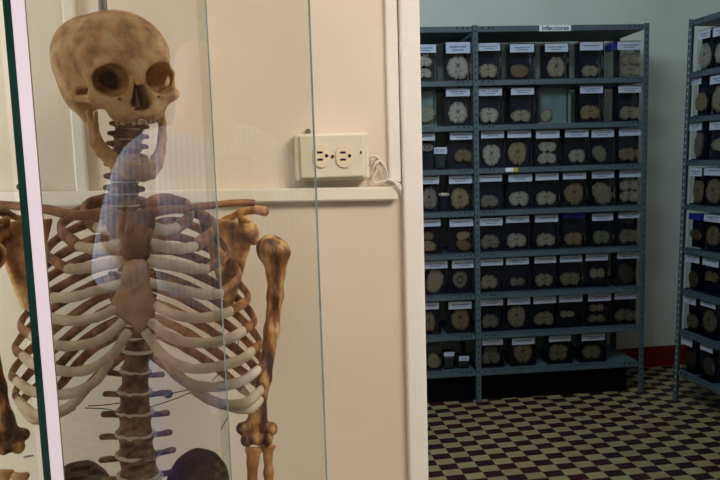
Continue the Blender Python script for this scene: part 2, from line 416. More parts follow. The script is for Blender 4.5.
for px in (321.5, 344.5):
    c = onY(px, 156.2, WY - .039)
    bm = bmesh.new(); discbm(bm, c, .0150, .0178, .003, flat=.0132)
    r_ = attach(link('receptacle', tomesh(bm, 'receptacle'), M_recep), ot)
    mm = .001
    for (dx, dz, sx_, sz_) in ((-2.5, 6.0, 4.5, 1.5), (-2.5, -5.2, 4.5, 1.5)):
        s_ = box('blade_slot', (c.x + dx * mm - sx_ * mm, c.y - .0006, c.z + dz * mm - sz_ * mm), (c.x + dx * mm + sx_ * mm, c.y + .001, c.z + dz * mm + sz_ * mm), M_hole, None)
        attach(s_, r_)
    bm = bmesh.new(); discbm(bm, Vector((c.x + .008, c.y - .0006, c.z + .0004)), .0026, .0028, .0016, 16)
    attach(link('ground_hole', tomesh(bm, 'ground_hole'), M_hole), r_)
c = onY(332.7, 156.4, WY - .0385); bm = bmesh.new(); discbm(bm, c, .0026, .0026, .002, 14)
attach(link('plate_screw', tomesh(bm, 'plate_screw'), mat('brown_screw', srgb(92, 62, 36), rough=.4)), ot)
c = onY(361, 152.5, WY - .037); bm = bmesh.new(); discbm(bm, c, .0014, .0026, .0006, 10)
attach(link('chip_mark', tomesh(bm, 'chip_mark'), M_hole), ot)
# rivet above the outlet, clip at far left
for (px, py, lab, nm) in ((308.2, 131.5, 'small grey wall anchor just above the outlet box', 'wall_anchor'), (19, 187, 'small dark round hook on the raceway at the far left', 'raceway_hook')):
    off = .0 if nm == 'wall_anchor' else .0185
    c = onY(px, py, WY - .007 - off); bm = bmesh.new(); discbm(bm, c, .0042, .0048, .0068, 20)
    bmesh.ops.bevel(bm, geom=[e for e in bm.edges if abs(e.verts[0].co.y - e.verts[1].co.y) < 1e-6 and e.verts[0].co.y < c.y + .001], offset=.0012, segments=2, affect='EDGES')
    tag(link(nm, tomesh(bm, nm), mat(nm + '_metal', srgb(120, 112, 102), rough=.4) if off == 0 else mat(nm + '_metal', srgb(70, 84, 84), rough=.4)), lab, 'wall fixing')
# coiled white cords beside the outlet
def wp(x, y, o=.012): v = onY(x, y, WY - o); return (v.x, v.y, v.z)
cords = empty('coiled_cord', 'loose loops of thin white cord between the outlet and the door strip', 'cord', wp(382, 172))
for pts, r in (([(369, 158, .008), (374, 156, .012), (379, 159, .012), (383, 167, .011), (385, 176, .01), (389, 182, .012), (396, 183, .016), (400, 186, .018), (400, 191, .018), (399, 195, .012)], .0022),
               ([(370, 165, .006), (376, 159, .01), (380, 163, .008), (376, 172, .009), (372, 179, .008), (376, 184, .01), (384, 181, .013), (390, 185, .012)], .0019),
               ([(371, 176, .008), (374, 166, .015), (380, 161, .014), (386, 170, .013), (388, 180, .012)], .0018),
               ([(383, 184, .016), (388, 180, .02), (394, 182, .02), (398, 187, .022), (399, 190, .02)], .0021)):
    attach(sweep('cord_loop', [wp(*p) for p in pts], r, r, M_cord, None, n=40, seg=8), cords)

# ================================================================== STEEL RACKS
def rack(name, label, frameM, bays, W, D, zs, thick, mh=None):
    mh = mh or M_hole
    """frameM: local x along the front, y to the back, z up; posts at every bay end"""
    e = empty(name, label, 'shelving unit'); e.matrix_basis = frameM
    top = zs[0] + .005
    for k in range(bays + 1):
        for rear in (0, 1):
            x = k * W; bm = bmesh.new(); pw = .028
            y0 = -.004 if not rear else D - pw + .004; y1 = pw if not rear else D + .004
            x0, x1 = x - pw / 2, x + pw / 2
            # L shaped angle section
            yf = y0 if not rear else y1 - .003
            boxbm(bm, (x0, yf, 0), (x1, yf + .003, top))
            xs_ = x0 if k == 0 or k < bays else x1 - .003
            boxbm(bm, (xs_, y0, 0), (xs_ + .003, y1, top))
            p = link('post', tomesh(bm, 'post'), M_steel, e)
            if not rear:
                bm = bmesh.new(); z = .06
                while z < top - .03:
                    boxbm(bm, (x - .003, yf - .0006, z), (x + .004, yf + .001, z + .012)); z += .036
                h_ = link('slot_row', tomesh(bm, 'slot_row'), mh, p); h_['kind'] = 'stuff'
                bm = bmesh.new(); z = .05
                while z < top - .03:
                    boxbm(bm, (xs_ - .0006, y0 + .01, z), (xs_ + .0036, y0 + .018, z + .014)); z += .036
                h_ = link('slot_row', tomesh(bm, 'slot_row'), mh, p); h_['kind'] = 'stuff'
    for bidx in range(bays):
        for z in zs:
            bm = bmesh.new(); x0, x1 = bidx * W + .0145, (bidx + 1) * W - .0145
            boxbm(bm, (x0, 0, z - thick), (x1, D, z - thick + .003)); boxbm(bm, (x0, 0, z - .003), (x1, D, z))
            boxbm(bm, (x0, 0, z - thick), (x1, .003, z)); boxbm(bm, (x0, D - .003, z - thick), (x1, D, z))
            boxbm(bm, (x0, 0, z - thick), (x0 + .003, D, z)); boxbm(bm, (x1 - .003, 0, z - thick), (x1, D, z))
            s_ = link('shelf', tomesh(bm, 'shelf'), M_steel, e)
            bm = bmesh.new()
            for xx in (x0 + .02, x0 + .055, x0 + .075, x1 - .03, x1 - .055, x1 - .085):
                boxbm(bm, (xx, -.0006, z - thick * .45), (xx + .009, .001, z - thick * .45 + .008))
            h_ = link('bolt_slots', tomesh(bm, 'bolt_slots'), M_hole, s_); h_['kind'] = 'stuff'
    return e
RW = .937
M_shade = mat('black_shade_panel', srgb(5, 5, 10), srgb(8, 8, 15), 6, .9, spec=.05)
MA = Matrix.Translation(U0) @ Matrix.Rotation(UA, 4, 'Z')
def onPlane(x, y, Mx, depth=0, axis=1):
    """ray through pixel met with the rack's front plane moved back by depth, in rack coordinates"""
    inv = Mx.inverted(); o_ = inv @ CAM; d_ = inv.to_3x3() @ ray(x, y); t = (depth - o_[axis]) / d_[axis]; return o_ + d_ * t
shelf_px = [26.2, 80, 125, 168.3, 210.8, 253, 294, 334, 370.5]
zsA = [onPlane(481, y, MA).z for y in shelf_px]
RD = .36
rackA = rack('steel_shelving_unit', 'long blue-grey steel rack of brain jars against the back wall', MA @ Matrix.Translation((-RW, 0, 0)), 2, RW, RD, zsA, .030)
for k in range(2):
    box('shade_panel', (k * RW + .016, .03, .004), ((k + 1) * RW - (.016 if k == 0 else .07), .036, zsA[-1] - .032), M_shade, rackA)  # near-black sheets added to stand for the shadow under the bottom shelves
MB0 = onFloor(675, 401)
MB = Matrix.Translation(MB0) @ Matrix.Rotation(math.radians(1.2), 4, 'Y') @ Matrix.Rotation(-PI / 2, 4, 'Z')
shelf_pxB = [20.5, 72.5, 117, 160, 204, 247, 288, 329, 369]
zsB = [onPlane(x, y, MB).z for x, y in zip((691, 690, 688, 686, 684, 682, 680, 679, 677), shelf_pxB)]
rackB = rack('steel_shelving_unit', 'blue-grey steel rack of brain jars along the right wall', MB, 1, RW, RD, zsB, .030, mat('pale_slot', srgb(190, 200, 204), rough=.8))

# ------------------------------------------------------------------ brain slices
TONE = {'grey': (138, 130, 120), 'white': (188, 178, 164), 'tan': (164, 138, 108), 'brown': (128, 100, 72), 'green': (148, 152, 124), 'dark': (96, 82, 68), 'pale': (172, 156, 134)}
def slice_mesh(kind, tone, W, H, seed, th=.010):
    rng = random.Random(seed); n, m_ = 56, 12
    ph = [rng.uniform(0, 2 * PI) for _ in range(6)]; ax0 = rng.random()
    base = np.array(TONE[tone], float)
    def rad(t):
        c, s_ = math.cos(t), math.sin(t)
        x, y = c, s_
        r = 1.0
        if kind == 'coronal':
            d = math.atan2(c, s_)                      # angle from top
            r *= 1 - .20 * math.exp(-(d / .10) ** 2)
            db = math.atan2(c, -s_)
            r *= 1 - .42 * math.exp(-(db / .30) ** 2) + .05 * math.exp(-((abs(db) - .75) / .25) ** 2)
        elif kind == 'axial':
            d = math.atan2(c, s_); db = math.atan2(c, -s_)
            r *= 1 - .08 * math.exp(-(d / .08) ** 2) - .08 * math.exp(-(db / .08) ** 2)
        elif kind == 'butterfly':
            d = math.atan2(c, s_); db = math.atan2(c, -s_)
            r *= 1 - .5 * math.exp(-(d / .25) ** 2) - .6 * math.exp(-(db / .5) ** 2)
        elif kind == 'blob':
            r *= 1 + .12 * math.sin(2 * t + ph[4])
        r *= 1 + .026 * math.sin(9 * t + ph[0]) + .024 * math.sin(15 * t + ph[1]) + .04 * math.sin(3 * t + ph[2])
        return r
    V = []; Cc = []; Fc = []
    def col(x, y, q):
        k = 1.0
        rib = q + .06 * math.sin(11 * math.atan2(y, x) + ph[3])
        if rib > .84: k *= .80
        elif rib > .78: k *= .92
        if kind in ('axial', 'coronal'):
            vx, vy = abs(x), y
            if kind == 'axial':
                if ((vx - .05 - .55 * abs(vy - .12)) / .07) ** 2 + ((vy - .15) / (.2 + .1 * ax0)) ** 2 < 1: k *= .42
                if ((vx - .20) / .10) ** 2 + ((vy + .35) / .16) ** 2 < 1 and rng.random() < .8: k *= .7
            else:
                if ((vx - .14) / .13) ** 2 + ((vy - .16 - .3 * vx) / .10) ** 2 < 1: k *= .5
                if vx < .04 and vy < -.1: k *= .5
            if vx < .035 and abs(vy) > .5: k *= .35
        if kind == 'ring' and .25 < q < .5: k *= .35
        return k
    for j in range(m_ + 1):
        q = j / m_
        for i in range(n):
            t = 2 * PI * i / n; r = rad(t) * q
            x, y = r * math.cos(t), r * math.sin(t)
            edge = max(0, (q - .85) / .15)
            V.append((x * W / 2, -th / 2 * (1 - .7 * edge ** 2) , y * H / 2))
            k = .9 * col(x, y, q) * rng.uniform(.93, 1.05); c = np.clip(base * k, 0, 255); Cc.append(srgb(*c))
    for j in range(m_):
        for i in range(n):
            a = j * n + i; b = j * n + (i + 1) % n; Fc.append((a, b, b + n, a + n))
    o_ = m_ * n
    for i in range(n):
        x, y, z = V[o_ + i]; V.append((x, th / 2, z)); Cc.append(srgb(*(base * .7)))
    for i in range(n): Fc.append((o_ + i, o_ + (i + 1) % n, o_ + n + (i + 1) % n, o_ + n + i))
    Fc.append(tuple(o_ + n + i for i in range(n)))
    me = bpy.data.meshes.new('brain_slice'); me.from_pydata(V, [], Fc)
    ca = me.color_attributes.new('Col', 'FLOAT_COLOR', 'POINT')
    ca.data.foreach_set('color', np.array(Cc, np.float32).ravel())
    bm = bmesh.new(); bm.from_mesh(me); bmesh.ops.remove_doubles(bm, verts=bm.verts, dist=1e-6); bmesh.ops.recalc_face_normals(bm, faces=bm.faces); bm.to_mesh(me); bm.free()
    me.materials.append(M_brain)
    return me

ROWW = ['top row', 'second row down', 'third row down', 'fourth row down', 'fifth row down', 'sixth row down', 'seventh row down', 'bottom row']
KW = {'coronal': 'arched', 'axial': 'oval', 'double': 'double', 'butterfly': 'winged', 'blob': 'lumpy', 'ring': 'dark hollow'}
JD = .075
jar_no = [0]
def jar(Mx, z, bx, lab, slices, label, style='navy', group=None, lean=0, depth=.035, topz=None, name='specimen_jar', sd=.036, bd=.052):
    """bx: (x0,x1) jar extent in rack coordinates; lab: (x0,x1,z0,z1) card or None; slices: (kind,tone,cx,cz,W,H)"""
    jar_no[0] += 1
    x0, x1 = bx; cx = (x0 + x1) / 2; hw = (x1 - x0) / 2
    e = empty(name, label, 'specimen jar', group=group)
    e.matrix_basis = Mx @ Matrix.Translation((cx, depth, z)) @ Matrix.Rotation(lean, 4, 'Z')
    H = topz - z
    # open box of thin acrylic: five panes in one body
    bm = bmesh.new()
    boxbm(bm, (-hw, .0, .0005), (hw, JD, H), .002)
    link('acrylic_body', tomesh(bm, 'acrylic_body'), M_clear, e)
    if style in ('navy', 'bluelid'):
        box('backing_panel', (-hw + .004, bd, .004), (hw - .004, bd + .01, H - .006), M_navy, e, .001)
    elif style == 'teal':
        box('backing_panel', (-hw + .004, .055, .004), (hw - .004, .062, H - .006), M_teal, e, .001)
    if style == 'bluelid' or style == 'clear':
        box('blue_lid', (-hw - .0005, -.0008, H - (.03 if style == 'bluelid' else .05)), (hw + .0005 if style == 'bluelid' else -hw * .62, JD + .001, H + (.002 if style == 'bluelid' else -.012)), M_blue, e, .002)
    else:
        box('base_strip', (-hw - .001, -.001, .0), (hw + .001, JD + .001, .006), M_navy if style != 'teal' else M_teal, e, .001)
    if lab:
        a0, a1, b0, b1 = lab
        box('label_card', (a0 - cx, -.0042, b0 - z), (a1 - cx, -.0022, b1 - z), M_print, e)
    for (kind, tone, sx_, sz_, W, Hh) in slices:
        s_ = link('brain_slice', slice_mesh(kind, tone, W, Hh, jar_no[0] * 17 + int(W * 1e4)), None, e, smooth=False)
        s_.location = (sx_ - cx, sd, sz_ - z)
    return e
# row, label px (or None), style, slices [(kind, tone, cx px, y0 px, y1 px, w px)], jar px extent override
R = []
def J(row, lab, sl, style='navy', ext=None, what=None, top=None): R.append((row, lab, sl, style, ext, what, top))
c_, a_ = 'coronal', 'axial'
# ---- right bay
J(0, (477.5, 500, 43, 51), [(c_, 'pale', 488, 63.5, 79, 19)])
J(0, (510, 534, 44, 52.5), [('blob', 'brown', 519.5, 63.5, 79, 17)])
J(0, (545, 568, 43.5, 52), [(a_, 'pale', 556, 57, 78, 17.5)])
J(0, (580, 603, 42, 50.5), [(c_, 'pale', 590, 65, 78, 16.5)])
J(0, (617.5, 641, 41.5, 50), [(c_, 'pale', 629.5, 53.5, 65.5, 19.5), (c_, 'pale', 629.5, 65.5, 78, 20)], 'clear', (611, 643))
J(1, (478, 502, 87.5, 96), [(c_, 'white', 489, 107, 124, 19)])
J(1, (511, 534, 87.5, 95), [(c_, 'pale', 521, 109.5, 123, 20)])
J(1, None, [('blob', 'pale', 546, 109.5, 122, 12)], 'teal', (539.5, 571), 'pale cloudy')
J(1, (580, 603, 85.5, 93.5), [(c_, 'tan', 590, 105, 120.5, 20)])
J(1, (618.5, 641, 86, 93), [(c_, 'pale', 629, 106, 120.5, 19)])
J(2, (481, 504, 130, 138.5), [(a_, 'white', 491.5, 144, 166, 18)])
J(2, (507.5, 531, 130, 138), [(a_, 'tan', 517.5, 141.5, 165, 18.5)])
J(2, (536, 559.5, 130, 138.5), [(c_, 'white', 547.5, 140.5, 153, 18), (c_, 'white', 547, 152.5, 165, 19)])
J(2, (565, 588.5, 129, 137.5), [(c_, 'white', 577, 149, 164, 17)])
J(2, (591.5, 614, 129, 137.5), [('blob', 'green', 599.5, 145.5, 162, 14)])
J(2, (619, 641, 128.5, 136), [(c_, 'tan', 627.5, 147, 162, 17)])
J(3, (479, 502, 174.5, 182), [(c_, 'grey', 489, 195.5, 209, 18.5)])
J(3, (508.5, 532, 174, 182), [(c_, 'white', 519, 192, 208, 20)])
J(3, (535.5, 558.5, 173, 180.5), [(c_, 'white', 546, 192, 207, 20)])
J(3, (563, 586, 172.5, 179.5), [(a_, 'tan', 574, 183.5, 206, 19)])
J(3, (592, 614, 171, 178.5), [('blob', 'pale', 602, 183.5, 205, 20)])
J(3, (619.5, 641, 170, 177.5), [(c_, 'white', 629, 178, 191.5, 19), (c_, 'white', 628.5, 191, 204, 17.5)])
J(4, (479.5, 502.5, 217.5, 226), [(c_, 'grey', 490, 236, 251, 19)])
J(4, (506, 529, 215.5, 223), [(c_, 'white', 516.5, 234, 249.5, 19.5)])
J(4, (535, 558, 214.5, 222.5), [(c_, 'white', 545.5, 234.5, 248.5, 19)])
J(4, None, [(c_, 'tan', 573.5, 232.5, 247, 18)], 'bluelid', (563, 586))
J(4, (592, 613, 213, 221), [(c_, 'green', 601.5, 230, 244.5, 17)])
J(4, (618.5, 640, 212, 218.5), [(c_, 'pale', 628, 229, 244, 17.5)])
J(5, (480.5, 503, 258, 266), [(c_, 'pale', 489, 276, 291, 17)])
J(5, (506, 529, 257, 265), [('butterfly', 'grey', 517, 276.5, 287.5, 15)])
J(5, (534.5, 556, 256, 263.5), [(c_, 'pale', 544, 275, 289, 18)])
J(5, (560, 582, 255, 262.5), [(c_, 'pale', 570, 274, 288, 20)])
J(5, (585.5, 608, 253.5, 261), [('butterfly', 'white', 597, 267, 280, 16)])
J(5, (617, 639, 251.5, 259), [('blob', 'dark', 626, 264, 284, 15)])
J(6, (480.5, 503, 298, 306), [(c_, 'grey', 490, 316, 331, 17)])
J(6, (507.5, 530, 296.5, 305), [(a_, 'pale', 516.5, 308, 330, 18)])
J(6, (533.5, 556, 295.5, 304), [(c_, 'pale', 544, 314, 328.5, 20.5)])
J(6, (559, 582.5, 294.5, 302.5), [('butterfly', 'white', 567, 310, 318.5, 14.5)])
J(6, (588, 611, 293, 301.5), [('butterfly', 'pale', 596.5, 303, 313, 15), ('butterfly', 'pale', 596.5, 315, 325, 17)])
J(6, (614.5, 637, 291.5, 299.5), [(c_, 'pale', 624.5, 311, 324.5, 20)])
J(7, (482, 503, 338, 345.5), [(c_, 'dark', 491, 346, 353.5, 13), (c_, 'grey', 491, 353.5, 369, 18)])
J(7, (512, 534.5, 337, 345), [(a_, 'tan', 523, 347.5, 368.5, 18.5)])
J(7, (549, 571, 335, 342), [(c_, 'pale', 558.5, 344, 355, 18), (c_, 'pale', 558, 354.5, 366, 18)])
J(7, (581.5, 605, 333, 341), [(c_, 'pale', 591.5, 350, 364, 18.5)])
NR = len(R)
# ---- left bay (two columns in view)
J(0, (413, 436, 44.5, 53), [(c_, 'white', 424, 56.5, 68, 16), (c_, 'white', 424, 68, 79, 16)])
J(0, (446, 470, 42, 53.5), [(a_, 'white', 458, 55, 80, 21.5)])
J(1, None, [('blob', 'green', 426, 104, 124, 17)], 'teal', (411, 436), 'greenish')
J(1, (446, 470, 88, 96.5), [(a_, 'white', 458, 102, 124, 19)])
J(2, (411, 435, 133, 141), [('ring', 'grey', 427, 143, 152, 14)])
J(2, (450, 475, 131.5, 140), [(c_, 'brown', 463, 149, 163, 17.5)])
J(3, (416, 439, 176.5, 184.5), [(a_, 'grey', 429.5, 187, 210, 16)])
J(3, (449, 472, 175, 184), [(a_, 'tan', 460, 189, 210.5, 18.5)])
J(4, (417, 440.5, 219, 227), [('blob', 'brown', 428, 231, 241, 11), ('blob', 'tan', 429, 241, 253, 13)])
J(4, (449.5, 473, 218.5, 227), [('blob', 'tan', 463, 231, 240.5, 13), ('blob', 'brown', 463.5, 240, 251, 15)])
J(5, (424, 447.5, 260, 269), [('blob', 'pale', 435, 272, 295, 18.5)])
J(5, (452, 476, 259, 268.5), [('ring', 'grey', 460, 271, 288, 15)])
J(6, (416, 439, 302, 310), [(a_, 'tan', 429, 312, 332, 13)])
J(6, (448.5, 471.5, 301, 309.5), [(a_, 'tan', 460.5, 310, 333.5, 18)])
J(7, None, [('blob', 'pale', 434, 360, 374, 15)], 'card', (419, 441.5), 'pale')

count = {}
ORD = ['first', 'second', 'third', 'fourth', 'fifth', 'sixth']
TW = {'white': 'whitish', 'pale': 'pale', 'tan': 'tan', 'grey': 'grey', 'brown': 'brown', 'green': 'greenish', 'dark': 'dark'}
for i, (row, lab, sl, style, ext, what, top) in enumerate(R):
    rightbay = i < NR
    key = (row, rightbay); count[key] = count.get(key, 0) + 1
    z = zsA[row + 1]
    dp = .035
    if lab:
        p0 = onPlane(lab[0], lab[3], MA, dp - .003); p1 = onPlane(lab[1], lab[2], MA, dp - .003)
        labL = (p0.x, p1.x, p0.z, p1.z)
        xa = onPlane(lab[0] - 1.5, 100, MA, dp).x; xb = onPlane(lab[1] + 1.5, 100, MA, dp).x
        # x is read at the card's own height
        yy = (lab[2] + lab[3]) / 2
        xa = onPlane(lab[0] - 1.5, yy, MA, dp).x; xb = onPlane(lab[1] + 1.5, yy, MA, dp).x
        tz = p1.z + .006
    else:
        labL = None
    if ext:
        ym = (shelf_px[row + 1] + shelf_px[row]) / 2
        xa = onPlane(ext[0], ym, MA, dp).x; xb = onPlane(ext[1], ym, MA, dp).x
    if not lab:
        tz = z + .200 * (zsA[row] - z) / .235
        if style == 'card': tz = z + .14
    if rightbay: xa = max(xa, .017); xb = min(xb, RW - .016)
    else: xb = min(xb, -.017)
    S_ = []
    for (k, t, cx, y0, y1, wpx) in sl:
        q0 = onPlane(cx, y1, MA, dp + .036); q1 = onPlane(cx, y0, MA, dp + .036)
        wx = onPlane(cx + wpx / 2, (y0 + y1) / 2, MA, dp + .036).x - onPlane(cx - wpx / 2, (y0 + y1) / 2, MA, dp + .036).x
        zc = (q0.z + q1.z) / 2; hz = (q1.z - q0.z)
        if zc - hz / 2 < z + .007: zc = z + .007 + hz / 2
        S_.append((k, t, min(max(q0.x, xa + wx * .3), xb - wx * .3), zc, wx * 1.0, hz))
    kinds = 'pair of ' + TW[sl[0][1]] + ' brain slices' if len(sl) == 2 else TW[sl[0][1]] + ' ' + KW[sl[0][0]] + ' brain slice'
    side = f'{ORD[count[key]-1]} right of the middle post' if rightbay else ('next to the white door casing' if count[key] == 1 else 'first left of the middle post')
    label = f'jar of {kinds}, {ROWW[row]}, {side}'
    jar(MA, z, (xa, xb), labL, S_, label, {'card': 'plain'}.get(style, style), 'brain specimen jars on the long rack', topz=tz, depth=dp)
# small dark jars
def small_jar(x0, x1, y0, row, lab, label):
    z = zsA[row + 1]; dp = .05
    a0 = onPlane(x0, y0, MA, dp); a1 = onPlane(x1, y0, MA, dp)
    l0 = onPlane(lab[0], lab[3], MA, dp - .003); l1 = onPlane(lab[1], lab[2], MA, dp - .003)
    e = empty('small_jar', label, 'jar', group='small squat jars on the long rack'); cx = (a0.x + a1.x) / 2
    e.matrix_basis = MA @ Matrix.Translation((cx, dp, z))
    hw = (a1.x - a0.x) / 2; H = max(l1.z, a0.z) - z
    box('glass_body', (-hw, 0, .001), (hw, 2 * hw, H - .012), M_clear, e, .008)
    box('dark_contents', (-hw + .006, .006, .006), (hw - .006, 2 * hw - .006, (H - .012) * .75), mat('murky_fluid', srgb(40, 50, 56), srgb(52, 62, 66), 30, .3), e, .006)
    box('lid', (-hw + .004, .004, H - .0125), (hw - .004, 2 * hw - .004, H), M_navy, e, .003)
    box('label_card', (l0.x - cx, -.004, l0.z - z), (l1.x - cx, -.002, l1.z - z), M_print, e)
small_jar(434, 446.5, 147, 2, (434, 447, 147, 154), 'small squat jar with its own label in the third row, beside the door casing')
small_jar(443, 455, 352, 7, (444, 454, 352, 356.5), 'taller of two small murky jars on the bottom row')
small_jar(457.5, 469.5, 356, 7, (459, 469, 356, 361), 'shorter small murky jar on the bottom row, beside the middle post')
# loose white card in row 4, shelf tag, yellow band
p0 = onPlane(439.5, 196, MA, .06); p1 = onPlane(449, 193, MA, .06)
# dark jar behind which the card is propped
e = empty('small_jar', 'small dark jar with a narrow white band, fourth row, left of the middle post', 'jar', group='small squat jars on the long rack')
z = zsA[4]; cx = (p0.x + p1.x) / 2; hw = (p1.x - p0.x) / 2
e.matrix_basis = MA @ Matrix.Translation((cx, .06, z))
box('glass_body', (-hw, 0, .001), (hw, .07, p0.z - z), M_navy, e, .006)
box('white_lid', (-hw - .001, -.001, p0.z - z), (hw + .001, .071, p1.z - z), M_card, e, .003)
p0 = onPlane(505.5, 171.8, MA, -.002); p1 = onPlane(518, 167.5, MA, -.002)
tg = empty('shelf_tag', 'small white shelf tag with a yellow end on the third shelf edge', 'tag'); tg.matrix_basis = MA
xm = p0.x + (p1.x - p0.x) * .62
box('tag_card', (p0.x, -.003, p0.z), (xm, -.0007, p1.z), M_paper, tg); box('yellow_end', (xm, -.003, p0.z), (p1.x, -.0007, p1.z), mat('yellow_tag', srgb(190, 176, 60), rough=.6), tg)
# sign
p0 = onPlane(539.5, 31.3, MA, -.003); p1 = onPlane(571, 25, MA, -.003)
sg = empty('sign', 'white sign reading Infecciones on the top edge of the long rack', 'sign'); sg.matrix_basis = MA
box('sign_card', (p0.x, -.004, p0.z), (p1.x, -.0007, p1.z), M_paper, sg)
tcu = bpy.data.curves.new('lettering', 'FONT'); tcu.body = 'Infecciones'; tcu.size = .034; tcu.align_x = 'CENTER'; tcu.align_y = 'CENTER'; tcu.offset = .0007
to = bpy.data.objects.new('lettering', tcu); COL.objects.link(to)
bpy.context.view_layer.update()
dg = bpy.context.evaluated_depsgraph_get(); tme = bpy.data.meshes.new_from_object(to.evaluated_get(dg)); bpy.data.objects.remove(to)
xs_ = [v.co.x for v in tme.vertices]; k = (p1.x - p0.x) * .84 / (max(xs_) - min(xs_))
tme.transform(Matrix.Translation(((p0.x + p1.x) / 2, -.0046, (p0.z + p1.z) / 2)) @ Matrix.Rotation(PI / 2, 4, 'X') @ Matrix.Diagonal((k, k * 1.05, 1, 1)))
tme.materials.clear(); link('lettering', tme, M_ink, sg)

# ---- jars on the right rack: (row, label px, slices)
RB = [(0, (698, 710.5, 28, 41), [(a_, 'white', 704, 44, 69, 11)]), (0, (713, 735, 24, 36), [(a_, 'white', 724, 40, 64, 20)]),
      (1, (689, 701.5, 75.5, 86), [('blob', 'tan', 699, 92, 113, 10)]), (1, (710, 733, 73, 84), [(a_, 'pale', 722, 84, 113, 22)]),
      (2, (689, 702, 121.5, 131), [('blob', 'grey', 697, 134, 156, 9)]), (2, (709.5, 731, 120, 130), [('blob', 'pale', 722, 136, 152, 20)]),
      (3, (690, 702, 168, 176), [(a_, 'tan', 698, 180, 203, 11)]), (3, (704, 728, 166.5, 176), [(a_, 'tan', 713, 179, 204, 15)]),
      (4, None, [('blob', 'brown', 694, 229, 240, 11)]), (4, (704, 722, 213, 222.5), [(a_, 'tan', 712.5, 226, 246, 13)]),
      (5, (685, 699.5, 254, 262.5), [('blob', 'brown', 693, 272, 287, 10)]), (5, (702.5, 719, 258, 266), [('butterfly', 'tan', 711, 271, 284, 13)]),
      (6, (684, 696, 296, 304), [(c_, 'pale', 690.5, 313, 329, 11)]), (6, (700.5, 716, 298, 308), [(a_, 'pale', 709, 310, 332, 13)]),
      (7, (681.5, 692.5, 337.5, 345), [('blob', 'dark', 689, 350, 369, 12)]), (7, (700, 713, 343.5, 351), [('blob', 'grey', 708.5, 358, 375, 13)])]
cb = {}
for row, lab, sl in RB:
    cb[row] = cb.get(row, 0) + 1; n_ = cb[row]; z = zsB[row + 1]; dp = .02
    k, t, cx, y0, y1, wpx = sl[0]
    if lab:
        p0 = onPlane(lab[0], lab[3], MB, dp - .003); p1 = onPlane(lab[1], lab[2], MB, dp - .003); labL = (p0.x, p1.x, min(p0.z, p1.z), max(p0.z, p1.z))
        h_ = .042; zc_ = (p0.z + p1.z) / 2; labL = (p0.x, p1.x, zc_ - h_ / 2, zc_ + h_ / 2)
        xa, xb = p0.x - .006, p1.x + .006; tz = labL[3] + .006
    else:
        labL = None; xa, xb = onPlane(687, 220, MB, dp).x, onPlane(700, 220, MB, dp).x; tz = z + .18
    xa = max(xa, .02); 
    if xb - xa < .1: xb = xa + .1
    q0 = onPlane(cx, y1, MB, dp + .012); q1 = onPlane(cx, y0, MB, dp + .012)
    wx = abs(onPlane(cx + wpx / 2, y0, MB, dp + .012).x - onPlane(cx - wpx / 2, y0, MB, dp + .012).x)
    hz = q1.z - q0.z; zc = max((q0.z + q1.z) / 2, z + .007 + hz / 2)
    wx = min(wx, (xb - xa) * .92)
    sx0 = min(max(q0.x, xa + wx * .52), xb - wx * .52)
    label = f"jar of {TW[t]} {KW[k]} brain slice, {ROWW[row]}, {'far end' if n_ == 1 else 'second from far end'} of right rack"
    jar(MB, z, (xa, xb), labL, [(k, t, sx0, zc, wx, hz)], label, 'navy' if lab else 'bluelid', 'brain specimen jars on the right rack', topz=tz, depth=dp, sd=.0125, bd=.022)

# ================================================================== SKELETON
sk = empty('skeleton', 'brown human skeleton with open jaw and white rib cartilage inside the glass case', 'skeleton', P(135, 470, .95))
D0 = .90; CM = F / D0 / 100     # pixels per centimetre at D0
